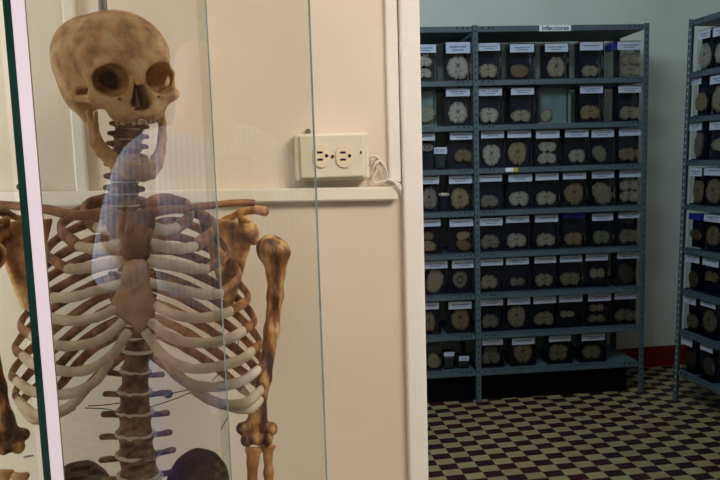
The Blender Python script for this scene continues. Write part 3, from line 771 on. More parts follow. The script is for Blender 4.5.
# ---- skull
def skullf(X, Y, Z):
    A = np.abs(X)
    d = ell(X, Y, Z, (0, .2, -.9), (6.95, 6.55, 8.4))
    d = smin(d, ell(X, Y, Z, (0, .6, 2.6), (5.9, 5.6, 5.7)), 1.6)
    d = smin(d, ell(A, Y, Z, (3.6, .6, -2.6), (3.9, 5.0, 4.8)), 1.5)
    d = smin(d, ell(A, Y, Z, (4.6, -3.2, -1.2), (2.4, 3.3, 4.2)), 1.2)
    d = ssub(d, ell(A, Y, Z, (7.75, -1.9, 4.2), (2.2, 2.9, 2.6)), 1.0)
    d = ssub(d, ell(A, Y, Z, (4.9, -5.6, 3.0), (1.9, 2.6, 2.6)), .6)
    f = cap_(A, Y, Z, (.7, -.5, 8.0), (3.9, -.1, 7.1), .75, .62)
    f = smin(f, cap_(A, Y, Z, (3.9, -.1, 7.1), (5.05, -1.5, 6.1), .6, .5), .5)
    f = smin(f, cap_(A, Y, Z, (5.05, -1.5, 6.1), (4.9, -3.6, 6.2), .52, .7), .5)
    f = smin(f, ell(A, Y, Z, (4.4, -4.2, 6.4), (1.5, 1.0, 1.1)), .7)
    f = smin(f, cap_(A, Y, Z, (5.3, -4.2, 5.7), (6.6, -4.2, 3.0), .55, .4), .4)
    f = smin(f, cap_(A, Y, Z, (6.6, -4.2, 3.0), (6.55, -3.7, .3), .4, .5), .4)
    f = smin(f, ell(A, Y, Z, (2.0, -4.6, 6.7), (2.2, 2.3, 1.8)), .8)
    f = smin(f, ell(A, Y, Z, (1.3, -6.3, 6.3), (2.0, 1.2, 2.2)), .8)
    f = smin(f, cap_(X, Y, Z, (0, -.6, 8.2), (0, -2.6, 9.0), .75, .5), .6)
    f = smin(f, cap_(A, Y, Z, (.9, -1.9, 8.0), (1.5, -4.0, 7.9), .55, .6), .5)
    d = smin(d, f, .7)
    d = smin(d, cap_(A, Y, Z, (5.3, -4.2, -.6), (4.9, -6.9, .3), 1.25, .6), .8)
    # orbits
    ob = ell(A, Y, Z, (3.05, -2.0, 7.2), (2.1, 2.0, 4.4))
    ob = smin(ob, cap_(A, Y, Z, (2.6, -2.0, 5.5), (1.5, -2.1, .5), 1.3, .9), .8)
    d = ssub(d, ob, .35)
    # nose
    nz = cap_(X, Y, Z * 0, (0, -3.1, 0), (0, -4.7, 0), .55, 1.2)
    nz = smin(nz, cap_(A, Y, Z * 0, (.15, -4.9, 0), (.75, -5.05, 0), .6), .4)
    nz = np.maximum(nz, 4.8 - Z)
    d = ssub(d, nz, .2)
    sept = np.maximum(np.maximum(np.abs(X - .08) - .10, -(Z - 4.6)), np.maximum(Z - 7.0, np.maximum(-5.6 - Y, Y + 3.0)))
    d = np.minimum(d, sept)
    # palate hollow, canine fossa, infraorbital holes
    d = ssub(d, ell(X, Y, Z, (0, -7.7, 4.9), (2.2, 1.5, 2.7)), .3)
    d = ssub(d, ell(A, Y, Z, (2.55, -5.0, 8.6), (.7, .8, .6)), .5)
    d = ssub(d, cap_(A, Y, Z, (2.5, -4.3, 7.0), (2.5, -4.3, 9.0), .17), .1)
    # tooth sockets as a scalloped edge
    d = d + .05 * np.sin(A * 6.2) * np.exp(-((Y + 7.2) / .6) ** 2) + .03 * np.sin(X * 1.9 + Y) * np.sin(Z * 1.7 - Y * 1.3)
    return d
skM = frame(P(116, 63, D0), yaw=math.radians(17), roll=math.radians(1.5), s=.0096)
me = meshSDF('skull', skullf, (-8.2, -8.4, -10.6), (8.2, 7.8, 9.9), .16)
skull = bone('skull', me, M_skull, skM, sk)
def tooth(parent, Mx, c, ry, w, h, dpt, up):
    def f(X, Y, Z):
        return np.maximum(ell(X, Y, Z, (0, 0, 0), (w, h, dpt)), -(Y * up) - h * .6)
    bm = bmesh.new(); bmesh.ops.create_uvsphere(bm, u_segments=10, v_segments=7, radius=1)
    for v in bm.verts:
        x, y, z = v.co; sq = lambda t: math.copysign(abs(t) ** .6, t)
        v.co = (sq(x) * w, sq(z) * h, sq(y) * dpt)
    me = tomesh(bm, 'tooth'); me.transform(Mx @ Matrix.Translation(c) @ Matrix.Rotation(ry, 4, 'Y'))
    o = link('tooth', me, M_tooth, None, smooth=True); attach(o, parent); o['label'] = 'worn tooth stump'; return o
for k in (-5, -4, -2, -1, 0, 1, 2, 4):
    t = (k + .5) * .235
    tooth(skull, skM, (2.95 * math.sin(t), -7.35, 4.9 + 3.3 * math.cos(t)), t, .3, .32, .28, -1)
# ---- mandible
def jawf(X, Y, Z):
    A = np.abs(X)
    lo_ = [(0, -15.0, 7.9, .72), (1.6, -14.9, 7.6, .7), (3.2, -13.9, 6.2, .62), (4.5, -12.2, 4.2, .6), (5.0, -10.9, 3.2, .55)]
    up_ = [(0, -13.7, 8.0, .62), (1.6, -13.5, 7.6, .62), (3.0, -12.6, 6.2, .58), (4.2, -11.3, 4.6, .55), (4.9, -9.9, 3.6, .5)]
    d = smin(chain(A, Y, Z, lo_), chain(A, Y, Z, up_), .9)
    d = smin(d, chain(A, Y, Z, [(5.0, -10.9, 3.1, .55), (5.2, -8.2, 2.7, .48), (5.3, -6.7, 2.3, .5)]), .6)
    d = smin(d, chain(A, Y, Z, [(4.9, -10.3, 4.1, .5), (5.0, -8.2, 4.0, .42), (4.9, -6.6, 4.3, .25)]), .7)
    d = smin(d, ell(X, Y, Z, (0, -14.9, 8.4), (1.3, .9, .6)), .5)
    return d + .04 * np.sin(A * 5.5) * np.exp(-((Y + 13) / .5) ** 2)
jwM = skM @ Matrix.Translation((.9, -.2, 0)) @ Matrix.Diagonal((.9, .94, .95, 1)) @ Matrix.Rotation(math.radians(-4), 4, 'Z') @ Matrix.Translation((-.6, 0, 0))
jaw = bone('mandible', meshSDF('mandible', jawf, (-6.4, -16.4, .8), (6.4, -5.6, 9.6), .14), M_jaw, jwM, sk)
for k in (-4, -3, -1, 0, 1, 3):
    t = (k + .5) * .24
    tooth(jaw, jwM, (2.6 * math.sin(t), -12.95 + .35 * abs(math.sin(t)), 5.2 + 2.85 * math.cos(t)), t, .28, .42, .26, 1)

# ---- vertebrae
def vertf(kind):
    def f(X, Y, Z):
        A = np.abs(X); rr = np.sqrt((X) ** 2 + ((Z) * 1.22) ** 2)
        R_ = 1.0 + .16 * (np.abs(Y) / .8) ** 2
        d = np.maximum(rr - R_, np.abs(Y) - .78)
        d = smin(d, np.maximum(rr - R_ - .02, np.abs(np.abs(Y) - .7) - .09), .08)
        d = smin(d, chain(A, Y, Z, [(.55, .25, -.7, .24), (.65, .2, -1.3, .24)]), .2)
        d = smin(d, cap_(A, Y, Z, (.65, .1, -1.35), (0, 0, -1.85), .28), .2)
        if kind == 'lumbar':
            d = smin(d, cap_(A, Y, Z, (.65, .2, -1.0), (2.05, .32, -1.05), .22, .26), .2)
            d = smin(d, cap_(X, Y, Z, (0, -.1, -1.8), (0, -.5, -3.0), .25, .3), .2)
        elif kind == 'thoracic':
            d = smin(d, cap_(A, Y, Z, (.65, .2, -1.1), (1.7, .5, -1.7), .26, .34), .2)
            d = smin(d, cap_(X, Y, Z, (0, -.1, -1.8), (0, -1.3, -3.0), .25, .22), .2)
        else:
            d = smin(d, cap_(A, Y, Z, (.65, -.1, -.2), (1.25, -.15, -.25), .42, .5), .3)
            d = smin(d, cap_(A, Y, Z, (.9, .1, -.9), (.95, -.5, -1.0), .4), .25)
            d = smin(d, cap_(X, Y, Z, (0, -.1, -1.8), (0, -.4, -2.6), .25, .3), .2)
        return d + .03 * np.sin(X * 7 + Z * 5) * np.sin(Y * 6 + Z * 4)
    return f
vm = {k: meshSDF('vertebra', vertf(k), (-2.5, -1.9, -3.5), (2.5, 1.2, 1.3), .1) for k in ('lumbar', 'thoracic', 'cervical')}
disc_px = [(130, 119, 24, .905), (129, 129, 25, .90), (128, 139, 26, .90), (127, 149, 26, .905), (126, 159.5, 26, .905), (125, 170, 26, .905), (124.5, 181.5, 25, .905), (124, 193.5, 26, .91), (124.5, 205, 27, .915)]   # neck (C2..T1)
n_t = 11
for k in range(1, n_t + 1):
    u = k / n_t; disc_px.append((125 + 13 * u + 0 * u, 205 + (351 - 205) * u, 21 + 4 * u, .915 + .03 * math.sin(PI * u) + .005 * u))
disc_px += [(135.5, 370.5, 26, .92), (134.8, 391, 29, .92), (135.2, 411.5, 31.5, .918), (135.6, 433.5, 33.5, .915), (137, 454.5, 35.5, .912), (140, 475.5, 37.5, .91), (143, 498, 38, .915)]
for i, (x, y, wpx, d) in enumerate(disc_px):
    # disc
    if i > 0:
        x0, y0, w0, d0 = disc_px[i - 1]; cx, cy_ = (x + x0) / 2, (y + y0) / 2; dd = (d + d0) / 2
        hgt = (y - y0) / F * dd * 100; ww = (wpx + w0) / 2 / F * dd * 100
        kind = 'cervical' if i <= 8 else ('thoracic' if i <= 19 else 'lumbar')
        s_ = ww / (2.0 if i > 8 else 2.1)
        Mx = frame(P(cx, cy_, dd)) @ Matrix.Rotation(math.atan2((x0 - x), (y - y0)) * -1, 4, 'Z') @ Matrix.Rotation(math.atan((cy_ - 165) / F) * .85, 4, 'X') @ Matrix.Diagonal((s_ * (.97 if i <= 19 else .92), hgt * .90 / 1.58, s_, 1))
        bone('vertebra', vm[kind], M_vert, Mx, sk)
    th = .17 if i >= 9 else .11
    bm = bmesh.new(); bmesh.ops.create_cone(bm, cap_ends=True, cap_tris=False, segments=28, radius1=1, radius2=1, depth=1)
    bmesh.ops.bevel(bm, geom=[e for e in bm.edges if abs(e.verts[0].co.z - e.verts[1].co.z) < 1e-6], offset=.18, segments=3, affect='EDGES')
    me = tomesh(bm, 'intervertebral_disc')
    rr = wpx / 2 / F * d * 100 * (1.2 if i >= 9 else (1.08 if i >= 6 else .94))
    me.transform(frame(P(x, y, d)) @ Matrix.Rotation(math.atan((y - 165) / F) * .85 + .06, 4, 'X') @ Matrix.Diagonal((rr, th * 2.2, rr / 1.16, 1)) @ Matrix.Rotation(PI / 2, 4, 'X'))
    # a slight sag like the mounted felt discs
    o = link('intervertebral_disc', me, M_disc, None, smooth=True); attach(o, sk); o['label'] = 'pale disc'
# ---- sternum and manubrium
def plate(name, px, d, th, m, parent, dome=.004, bend=None):
    pts = spline([p + (0,) for p in px + [px[0]]], 72)[:-1]
    cx, cy_ = pts[:, 0].mean(), pts[:, 1].mean(); V = []; Fc = []; n = len(pts); rings = 7
    dep = bend or (lambda x, y: 0)
    for side in (0, 1):
        for j in range(rings):
            q = 1 - j / (rings - 1) * .999
            for x, y, _ in pts:
                xx, yy = cx + (x - cx) * q, cy_ + (y - cy_) * q
                e = math.sqrt(max(0, 1 - q ** 3)); off = (th / 2) * e + dome * (1 - q * q) * .3
                dd = d + dep(xx, yy) + (-off if side == 0 else off)
                V.append(P(xx, yy, dd))
    for side in (0, 1):
        b0 = side * rings * n
        for j in range(rings - 1):
            for i in range(n):
                a = b0 + j * n + i; b = b0 + j * n + (i + 1) % n
                f = (a, b, b + n, a + n); Fc.append(f if side else f[::-1])
    me = bpy.data.meshes.new(name); me.from_pydata([tuple(v) for v in V], [], Fc)
    bm = bmesh.new(); bm.from_mesh(me); bmesh.ops.remove_doubles(bm, verts=bm.verts, dist=2e-5); bmesh.ops.recalc_face_normals(bm, faces=bm.faces); bm.to_mesh(me); bm.free()
    o = link(name, me, m, None, smooth=True); attach(o, parent); return o
plate('sternum', [(124, 262), (121, 276), (116, 291), (111, 303), (115, 314), (124, 322), (131, 326), (140, 333.5), (148, 327), (154, 317), (155.5, 305), (152, 290), (149.5, 275), (148, 262), (136, 259)], .812, .012, M_stern, sk, bend=lambda x, y: (262 - y) / 70 * .008)
plate('manubrium', [(106, 213), (117, 209), (130, 213), (142, 209), (154, 213), (155, 227), (150, 240), (148.5, 258), (136, 262), (123.5, 258), (118, 240), (107, 230)], .823, .013, M_manub, sk, bend=lambda x, y: (230 - y) / 30 * .006)
# ---- ribs
ribs = {
 1: ([(142, 206, .945), (162, 199, .965), (186, 205, .935), (190, 216, .89), (178, 227, .86)], [(178, 227, .86), (165, 230, .842), (151, 227, .83)]),
 2: ([(142, 217, .95), (168, 207, .985), (198, 213, .965), (214, 228, .91), (196, 246, .862)], [(196, 246, .862), (178, 249, .836), (151, 244, .822)]),
 3: ([(143, 228, .955), (174, 221, .995), (208, 233, .975), (228, 252, .91), (207, 269, .855)], [(207, 269, .855), (188, 268, .83), (150, 261, .818)]),
 4: ([(143, 239, .96), (178, 237, 1.0), (217, 253, .985), (239, 274, .91), (221, 294, .852)], [(221, 294, .852), (200, 294, .826), (175, 288, .815), (151, 283, .81)]),
 5: ([(144, 250, .96), (182, 253, 1.0), (224, 272, .99), (248, 296, .91), (231, 311, .855)], [(231, 311, .855), (216, 316, .834), (195, 318, .818), (172, 314, .81), (154, 305, .808)]),
 6: ([(145, 261, .962), (184, 269, 1.0), (229, 292, .99), (254, 318, .91), (243, 331, .858)], [(243, 331, .858), (230, 338, .834), (207, 343, .818), (175, 339, .808), (150, 321, .806)]),
 7: ([(146, 272, .962), (184, 284, 1.0), (232, 311, .99), (259, 340, .915), (252, 351, .868)], [(252, 351, .868), (240, 360, .842), (215, 367, .822), (188, 368, .812), (163, 355, .807), (145, 331, .806)]),
 8: ([(146, 285, .962), (184, 299, 1.0), (234, 330, .99), (262, 360, .925), (258, 370, .88)], [(258, 370, .88), (242, 381, .847), (215, 387, .83), (192, 384, .82), (176, 375, .812), (164, 357, .809)]),
 9: ([(146, 299, .96), (186, 316, 1.0), (236, 349, .985), (263, 378, .935), (261, 390, .89)], [(261, 390, .89), (245, 403, .855), (222, 404, .842), (203, 396, .828), (188, 384, .822)]),
 10: ([(146, 314, .955), (186, 332, .995), (231, 363, .985), (259, 386, .94), (263, 395, .915)], [(263, 395, .915), (253, 407, .885), (240, 409, .865), (222, 404, .85), (208, 399, .84)]),
 11: ([(146, 330, .95), (184, 347, .985), (222, 372, .975), (243, 390, .945)], [(243, 390, .945), (248, 395, .935), (252, 400, .925)]),
 12: ([(147, 352, .945), (160, 361, .96), (174, 371, .97), (184, 379, .965)], [(184, 379, .965), (187, 381, .963), (190, 383, .96)]),
}
def leftpt(p, i):
    x, y, d = p; u = min(1, abs(x - 140) / 105)
    nx = 276 - x * 1.005
    if i >= 9 and x > 200: nx += (i - 8) * 5 * u
    return (nx - 2 * (1 - u), y + (5 if i >= 4 else 0) * u + (6 if i >= 8 else 0) * u, d)
for i, (bn, ct) in ribs.items():
    for left in (0, 1):
        g = (lambda p: leftpt(p, i)) if left else (lambda p: p)
        b3 = [P(*g(p)) for p in bn]; c3 = [P(*g(p)) for p in ct]
        r = sweep('rib', b3, [q_ * (1.35 if i <= 2 else 1.05) for q_ in (.0055, .0060, .0062, .0062, .0060)], [q_ * (1.3 if i <= 2 else 1) for q_ in (.0042, .0036, .0034, .0036, .0045)], M_rib, sk, n=44, seg=12, wob=.05)
        if i <= 3:
            cc = sweep('costal_cartilage', c3, [.0062, .0066, .0072], [.005, .005, .0056], M_cart, None, n=30, seg=12, wob=.05)
        elif i <= 10:
            cc = sweep('costal_cartilage', c3, [.0063, .0066, .0060, .0058, .0058], [.0052, .0055, .005, .005, .005], M_cart, None, n=40, seg=12, wob=.04)
        else:
            cc = sweep('costal_cartilage', c3, [.0052, .004, .0025], [.004, .003, .002], M_cart, None, n=12, seg=10)
        attach(cc, r); cc['label'] = 'whitish cartilage end'
# ---- clavicles
sweep('clavicle', [P(147, 214, .835), P(160, 211, .84), P(185, 208.5, .86), P(222, 204, .90), P(240, 202.5, .915), P(254, 203, .925)], [.0072, .006, .0046, .0044, .0046, .0048], [.007, .006, .005, .005, .005, .006], M_clav, sk, n=40, seg=14, wob=.03)
sweep('clavicle', [P(116, 213, .835), P(98, 214, .84), P(73, 215, .855), P(45, 209, .885), P(18, 206, .91), P(-14, 204, .93)], [.0066, .0066, .0066, .0058, .0056, .0056], [.007, .006, .006, .006, .006, .006], M_clav, sk, n=40, seg=14, wob=.03)
# ---- scapulae (frame in cm around the glenoid, z to the front)
def scapf(X, Y, Z):
    # blade: thin triangle bowed backwards, glenoid at origin, medial towards -x
    zz = Z + 2.2 + .035 * (X + 5) ** 2 * .5
    t = np.abs(zz) - (.30 + .12 * np.sin(X * .9) * np.sin(Y * .7))
    e1 = -(X * -.42 + Y * -.90) * 0
    # edges: lateral border (0.0,-1.5)->(-4.0,-11), medial border (-4.6,-11)->(-8,1), upper border (-8,1)->(-1,2)
    def half(ax_, ay, bx, by):
        n = np.array([by - ay, -(bx - ax_)], float); n /= np.linalg.norm(n); return (X - ax_) * n[0] + (Y - ay) * n[1]
    tri = smin_max([half(-3.9, -11.2, -.6, -1.0), half(-.6, 2.0, -7.6, 2.6), half(-8.0, 2.4, -4.6, -11.2)], .6)
    blade = np.maximum(t, tri) ; blade = -smin(-t, -tri, .5)
    d = blade
    d = smin(d, cap_(X, Y, Z, (-.9, -1.2, -1.8), (-3.9, -10.6, -3.0), .62, .5), .5)
    d = smin(d, cap_(X, Y, Z, (-1.2, .2, -1.2), (-.5, 0, -.4), 1.0, 1.15), .8)
    d = smin(d, ell(X, Y, Z, (-.15, -.1, -.2), (.95, 1.75, 1.05)), .4)
    # spine and acromion
    d = smin(d, chain(X, Y, Z, [(-6.8, 1.2, -3.6, .4), (-3.8, 2.2, -3.4, .5), (-1.6, 3.2, -2.6, .55), (.2, 3.5, -1.5, .6), (1.7, 3.1, -.4, .75)], .5), .5)
    d = ssub(d, ell(X, Y, Z, (.75, -.1, .5), (.75, 1.4, 1.0)), .2)
    # coracoid
    d = smin(d, chain(X, Y, Z, [(-1.6, 1.4, -.9, .6), (-1.7, 2.2, .6, .5), (-.9, 1.9, 1.5, .45)], .4), .4)
    return d + .05 * np.sin(X * 1.7) * np.sin(Y * 1.3 + Z)
def smin_max(ls, k):
    o = ls[0]
    for l in ls[1:]: o = -smin(-o, -l, k)
    return o
sme = meshSDF('scapula', scapf, (-9.2, -12.6, -6.0), (3.2, 4.9, 2.6), .15)
SM = Matrix.Identity(4)
bone('scapula', sme, M_scap, frame(P(254, 233, .95), yaw=math.radians(4), roll=math.radians(3)) @ Matrix.Scale(.92, 4), sk)
bone('scapula', sme, M_scap, frame(P(-7, 235, .95), yaw=math.radians(-4)) @ Matrix.Diagonal((-.95, .95, .95, 1)), sk)
# ---- humerus (cm; origin mid head)
def humf(L):
    def f(X, Y, Z):
        d = ell(X, Y, Z, (-.25, .35, -.1), (2.05, 1.85, 1.9))
        d = smin(d, ell(X, Y, Z, (1.25, .0, .3), (1.15, 1.5, 1.3)), .5)
        d = smin(d, chain(X, Y, Z, [(.35, -.4, 0, 1.7), (.55, -2.4, 0, 1.25), (.62, -5.5, 0, 1.02), (.35, -10, 0, .98), (-.4, -16, 0, .92), (-1.0, -20, -.1, .95)], .8), .9)
        y0 = -L
        d = smin(d, chain(X, Y, Z, [(-1.0, -20, -.1, .85), (-1.9, y0 + 1.2, 0, .95)], .5), .9)
        d = smin(d, chain(X, Y, Z, [(-1.0, -20, -.1, .85), (-.3, y0 + 1.2, 0, .85)], .5), .7)
        d = smin(d, ell(X, Y, Z, (-3.1, y0 + 1.0, 0), (.85, .8, .75)), .6)
        d = smin(d, ell(X, Y, Z, (.95, y0 + 1.0, .1), (.8, .85, .8)), .5)
        d = smin(d, cap_(X, Y, Z, (-2.35, y0 - .35, .35), (-1.5, y0 - .15, .4), .9, .62), .3)
        d = smin(d, cap_(X, Y, Z, (-1.5, y0 - .15, .4), (-.7, y0 - .3, .45), .62, .78), .3)
        d = smin(d, ell(X, Y, Z, (.45, y0 - .25, .6), (.72, .8, .85)), .18)
        d = ssub(d, ell(X, Y, Z, (-1.2, y0 + 1.1, 1.1), (.8, .7, .55)), .3)
        return d + .02 * np.sin(Y * .7 + 1) * np.sin(X * 2 + Z) + .05 * np.sin(Y * 3 + X * 2) * np.exp(-(Y / 1.6) ** 2)
    return f
L_ = 23.3
hme = meshSDF('humerus', humf(L_), (-4.6, -L_ - 1.6, -2.6), (3.0, 2.8, 2.8), .17)
bone('humerus', hme, M_hum, frame(P(272.5, 252, .915)) @ Matrix.Rotation(math.radians(-2.3), 4, 'Z') @ Matrix.Diagonal((.95, 1.03, .95, 1)) , sk)
bone('humerus', hme, M_hum, frame(P(-12, 258, .915)) @ Matrix.Rotation(math.radians(3.3), 4, 'Z') @ Matrix.Diagonal((-1.0, 1.06, 1.0, 1)), sk)
# ---- forearm bones
def ulnaf(X, Y, Z):
    d = chain(X, Y, Z, [(0, 0, 0, .95), (-.05, -1.2, 0, .72), (0, -4, 0, .62), (.3, -12, 0, .55), (.3, -20, 0, .45)], .5)
    d = smin(d, ell(X, Y, Z, (0, .35, 0), (1.15, .55, .9)), .4)
    return ssub(d, ell(X, Y, Z, (0, 1.0, .1), (.8, .45, .9)), .2)
def radf(X, Y, Z):
    d = chain(X, Y, Z, [(0, 0, 0, .85), (.05, -1.3, 0, .55), (.2, -3.2, 0, .66), (.9, -12, 0, .6), (.6, -20, 0, .8)], .5)
    d = smin(d, ell(X, Y, Z, (0, .3, 0), (1.12, .42, 1.0)), .3)
    return ssub(d, ell(X, Y, Z, (0, .85, 0), (.75, .4, .7)), .2)
ume = meshSDF('ulna', ulnaf, (-1.6, -21, -1.5), (1.6, 1.6, 1.5), .15); rme = meshSDF('radius', radf, (-1.8, -21.2, -1.6), (2.2, 1.4, 1.6), .15)
bone('ulna', ume, M_fore, frame(P(253.5, 452.5, .909)) @ Matrix.Scale(1.0, 4), sk); bone('radius', rme, M_fore, frame(P(268, 449, .915)) @ Matrix.Scale(.92, 4), sk)
bone('ulna', ume, M_fore, frame(P(20, 478, .912)), sk); bone('radius', rme, M_fore, frame(P(5, 474, .915)) @ Matrix.Scale(-1, 4, (1, 0, 0)), sk)
# ---- hip bones
def hipf(X, Y, Z):
    # x outwards, iliac blade flaring; origin at centre of the blade
    zz = Z + .10 * (X - 0) ** 2 * .35 - .35 * X + .03 * Y * Y
    t = np.abs(zz) - (.38 + .25 * np.exp(-((np.sqrt((X / 4.6) ** 2 + (Y / 5.4) ** 2) - .92) / .10) ** 2))
    r = (np.sqrt((X / 4.7) ** 2 + (Y / 5.4) ** 2) - 1) * 4.6
    d = -smin(-t, -r, .4)
    d = smin(d, chain(X, Y, Z, [(-.5, -4.6, .3, 1.4), (-.6, -7.5, .5, 2.2), (-1.6, -11, 0, 1.2), (-4.4, -10.2, 1.8, .7), (-3.8, -7.2, 2.0, .7), (-1, -6.6, 1.2, 1.2)], .8), 1.0)
    d = smin(d, chain(X, Y, Z, [(-3.9, -1.0, -1.6, .9), (-3.2, -4.0, -1.2, 1.0), (-.8, -5.4, 0, 1.2)], .6), .8)
    return d + .06 * np.sin(X * 1.6) * np.sin(Y * 1.4)
pme = meshSDF('hip_bone', hipf, (-6.6, -13.6, -5.4), (6.2, 6.6, 5.2), .19)
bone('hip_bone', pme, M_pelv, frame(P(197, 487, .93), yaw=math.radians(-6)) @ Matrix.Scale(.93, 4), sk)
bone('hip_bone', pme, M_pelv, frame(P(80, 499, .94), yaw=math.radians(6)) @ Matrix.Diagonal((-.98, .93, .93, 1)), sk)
def sacf(X, Y, Z):
    d = chain(X, Y, Z, [(0, 0, 0, 2.4), (0, -4, -1.0, 1.7), (0, -7.5, -.6, .9), (0, -9.5, .3, .5)], .6)
    d = np.maximum(d, np.abs(Z + .9 + .02 * Y * Y * 0) - 1.3)
    return smin(d, ell(np.abs(X), Y, Z, (2.6, -1.2, -1.0), (1.6, 2.0, 1.2)), .8)
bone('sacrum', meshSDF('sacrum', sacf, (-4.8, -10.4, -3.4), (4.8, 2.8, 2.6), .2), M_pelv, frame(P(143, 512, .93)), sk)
# ---- rod, wires
zr = 2.06
ptop = P(103, 8, .905)
bm = bmesh.new(); bmesh.ops.create_cone(bm, cap_ends=True, segments=16, radius1=.0055, radius2=.0055, depth=zr - ptop.z + .02)
me = tomesh(bm, 'hanging_rod'); me.transform(Matrix.Translation((ptop.x, ptop.y, (zr + ptop.z - .02) / 2)))
attach(link('hanging_rod', me, M_metal, None, smooth=False), sk)
for pts in ([(88, 406, .85), (104, 405, .88), (120, 403, .895)], [(85, 408, .85), (105, 409, .88), (121, 413, .893)], [(150, 397, .90), (168, 394, .885), (192, 389, .84)], [(150, 407, .90), (172, 400, .88), (194, 391, .842)],
            [(239, 336, .88), (238, 346, .87), (237, 360, .86)], [(224, 369, .835), (219, 374, .85), (212, 381, .86)], [(229, 415, .87), (224, 424, .87), (221, 430, .87)]):
    sweep('wire', [P(*p) for p in pts], .0006, .0006, M_wire, sk, n=14, seg=6)
bm = bmesh.new(); bmesh.ops.create_cone(bm, cap_ends=True, segments=24, radius1=1, radius2=1, depth=1)
bmesh.ops.bevel(bm, geom=[e for e in bm.edges if abs(e.verts[0].co.z - e.verts[1].co.z) < 1e-6], offset=.2, segments=3, affect='EDGES')
me = tomesh(bm, 'wire_fastener'); me.transform(frame(P(168, 394, .88)) @ Matrix.Diagonal((.62, .55, .4, 1)))
attach(link('wire_fastener', me, M_metal, None, smooth=True), sk)
# elbow pins
for (x, y, d) in ((32, 456, .9), (29, 458, .9)):
    pass
sweep('elbow_pin', [P(24, 457, .90), P(33, 455.5, .90)], .0013, .0013, M_metal, sk, n=6, seg=8)

# ================================================================== GLASS CASE
GY = .745
cs = empty('display_case', 'glass display case with a brightly lit pane edge enclosing the skeleton', 'display case', (-.25, .95, 0))
xl = onY(36.3, 240, GY).x; xm = onY(219, 240, GY + .012).x; xr = onY(318, 240, GY + .012).x
XL = -.72; zb, ztop = .62, 2.06
def cbox(name, lo, hi, m, bev=0): o = box(name, lo, hi, m, None, bev); attach(o, cs); return o
cbox('plinth', (XL - .02, GY - .03, 0), (xr + .02, WY - .03, zb), M_wood, .006)
def pane(name, x0, x1, y, z0=zb, z1=ztop, m=M_glass):
    me = bpy.data.meshes.new(name); me.from_pydata([(x0, y, z0), (x1, y, z0), (x1, y, z1), (x0, y, z1)], [], [(0, 1, 2, 3)])
    o = link(name, me, m); attach(o, cs); return o
pane('front_pane', xl, xm, GY, m=M_glass2)
pane('front_pane', xm - .01, xr, GY + .014)
pane('front_pane', XL, xl - .018, GY + .004)
for x in (XL,):
    me = bpy.data.meshes.new('side_pane'); me.from_pydata([(x, GY + .014, zb), (x, WY - .04, zb), (x, WY - .04, ztop), (x, GY + .014, ztop)], [], [(0, 1, 2, 3)])
    attach(link('side_pane', me, M_glass), cs)
me = bpy.data.meshes.new('top_pane'); me.from_pydata([(XL, GY, ztop), (xr, GY, ztop), (xr, WY - .04, ztop), (XL, WY - .04, ztop)], [], [(0, 1, 2, 3)])
attach(link('top_pane', me, M_glass), cs)
# pane edges: glass-edge light painted as a white strip and dark green edge at the left, grey edges further right
pw = .74 / F
cbox('lit_edge', (xl - 4.5 * pw, GY - .001, zb), (xl + 7.2 * pw, GY + .004, ztop), M_wstrip)['label'] = 'pane edge, its bright light painted white'
cbox('green_edge', (xl - 11.5 * pw, GY - .001, zb), (xl - 4.7 * pw, GY + .006, ztop), M_gedge)['label'] = 'dark green glass edge'
cbox('pane_edge', (xm - .8 * pw, GY - .0005, zb), (xm + .5 * pw, GY + .002, ztop), M_gline)
cbox('pane_edge', (xr - .9 * pw, GY + .0135, zb), (xr + .9 * pw, GY + .0155, ztop), M_gline)

# ================================================================== THE PHOTOGRAPHER (seen as a reflection in the pane)
M_skin = mat('skin', srgb(196, 150, 124), srgb(214, 168, 140), 30, .5)
M_hair = mat('dark_hair', srgb(30, 24, 22), srgb(46, 36, 30), 60, .5)
M_denim = mat('blue_denim', srgb(52, 74, 140), srgb(70, 96, 164), 40, .8)
def ribknit():
    m, nt, b = newmat('ribbed_pale_blue_knit'); L = nt.links
    tc = nt.nodes.new('ShaderNodeTexCoord'); wv = nt.nodes.new('ShaderNodeTexWave'); wv.bands_direction = 'X'; wv.inputs['Scale'].default_value = 22
    L.new(tc.outputs['Object'], wv.inputs['Vector'])
    cr = nt.nodes.new('ShaderNodeValToRGB'); cr.color_ramp.elements[0].color = srgb(150, 170, 214); cr.color_ramp.elements[1].color = srgb(236, 240, 252)
    L.new(wv.outputs['Fac'], cr.inputs[0]); L.new(cr.outputs[0], b.inputs['Base Color']); b.inputs['Roughness'].default_value = .85
    return m
M_knit = ribknit()
def skinned(name, verts, edges, m, parent, root=0, sub=2):
    """verts: (x,y,z,rx,ry)"""
    me = bpy.data.meshes.new(name); me.from_pydata([v[:3] for v in verts], edges, []); me.materials.append(m)
    o = bpy.data.objects.new(name, me); COL.objects.link(o)
    md = o.modifiers.new('skin', 'SKIN'); md.use_smooth_shade = True
    me.skin_vertices.new() if hasattr(me.skin_vertices, 'new') and not me.skin_vertices else None
    for i, v in enumerate(verts):
        me.skin_vertices[0].data[i].radius = (v[3], v[4]); me.skin_vertices[0].data[i].use_root = (i == root)
    o.modifiers.new('sub', 'SUBSURF').levels = sub; o.modifiers['sub'].render_levels = sub
    bpy.context.view_layer.update(); dgx = bpy.context.evaluated_depsgraph_get()
    me2 = bpy.data.meshes.new_from_object(o.evaluated_get(dgx)); bpy.data.objects.remove(o)
    o = link(name, me2, m, None, smooth=True); attach(o, parent); return o
PX, PY = -.075, -.42
pe = empty('person', 'person in a ribbed pale blue jumper mirrored faintly in the glass pane', 'person', (PX, PY, 0))
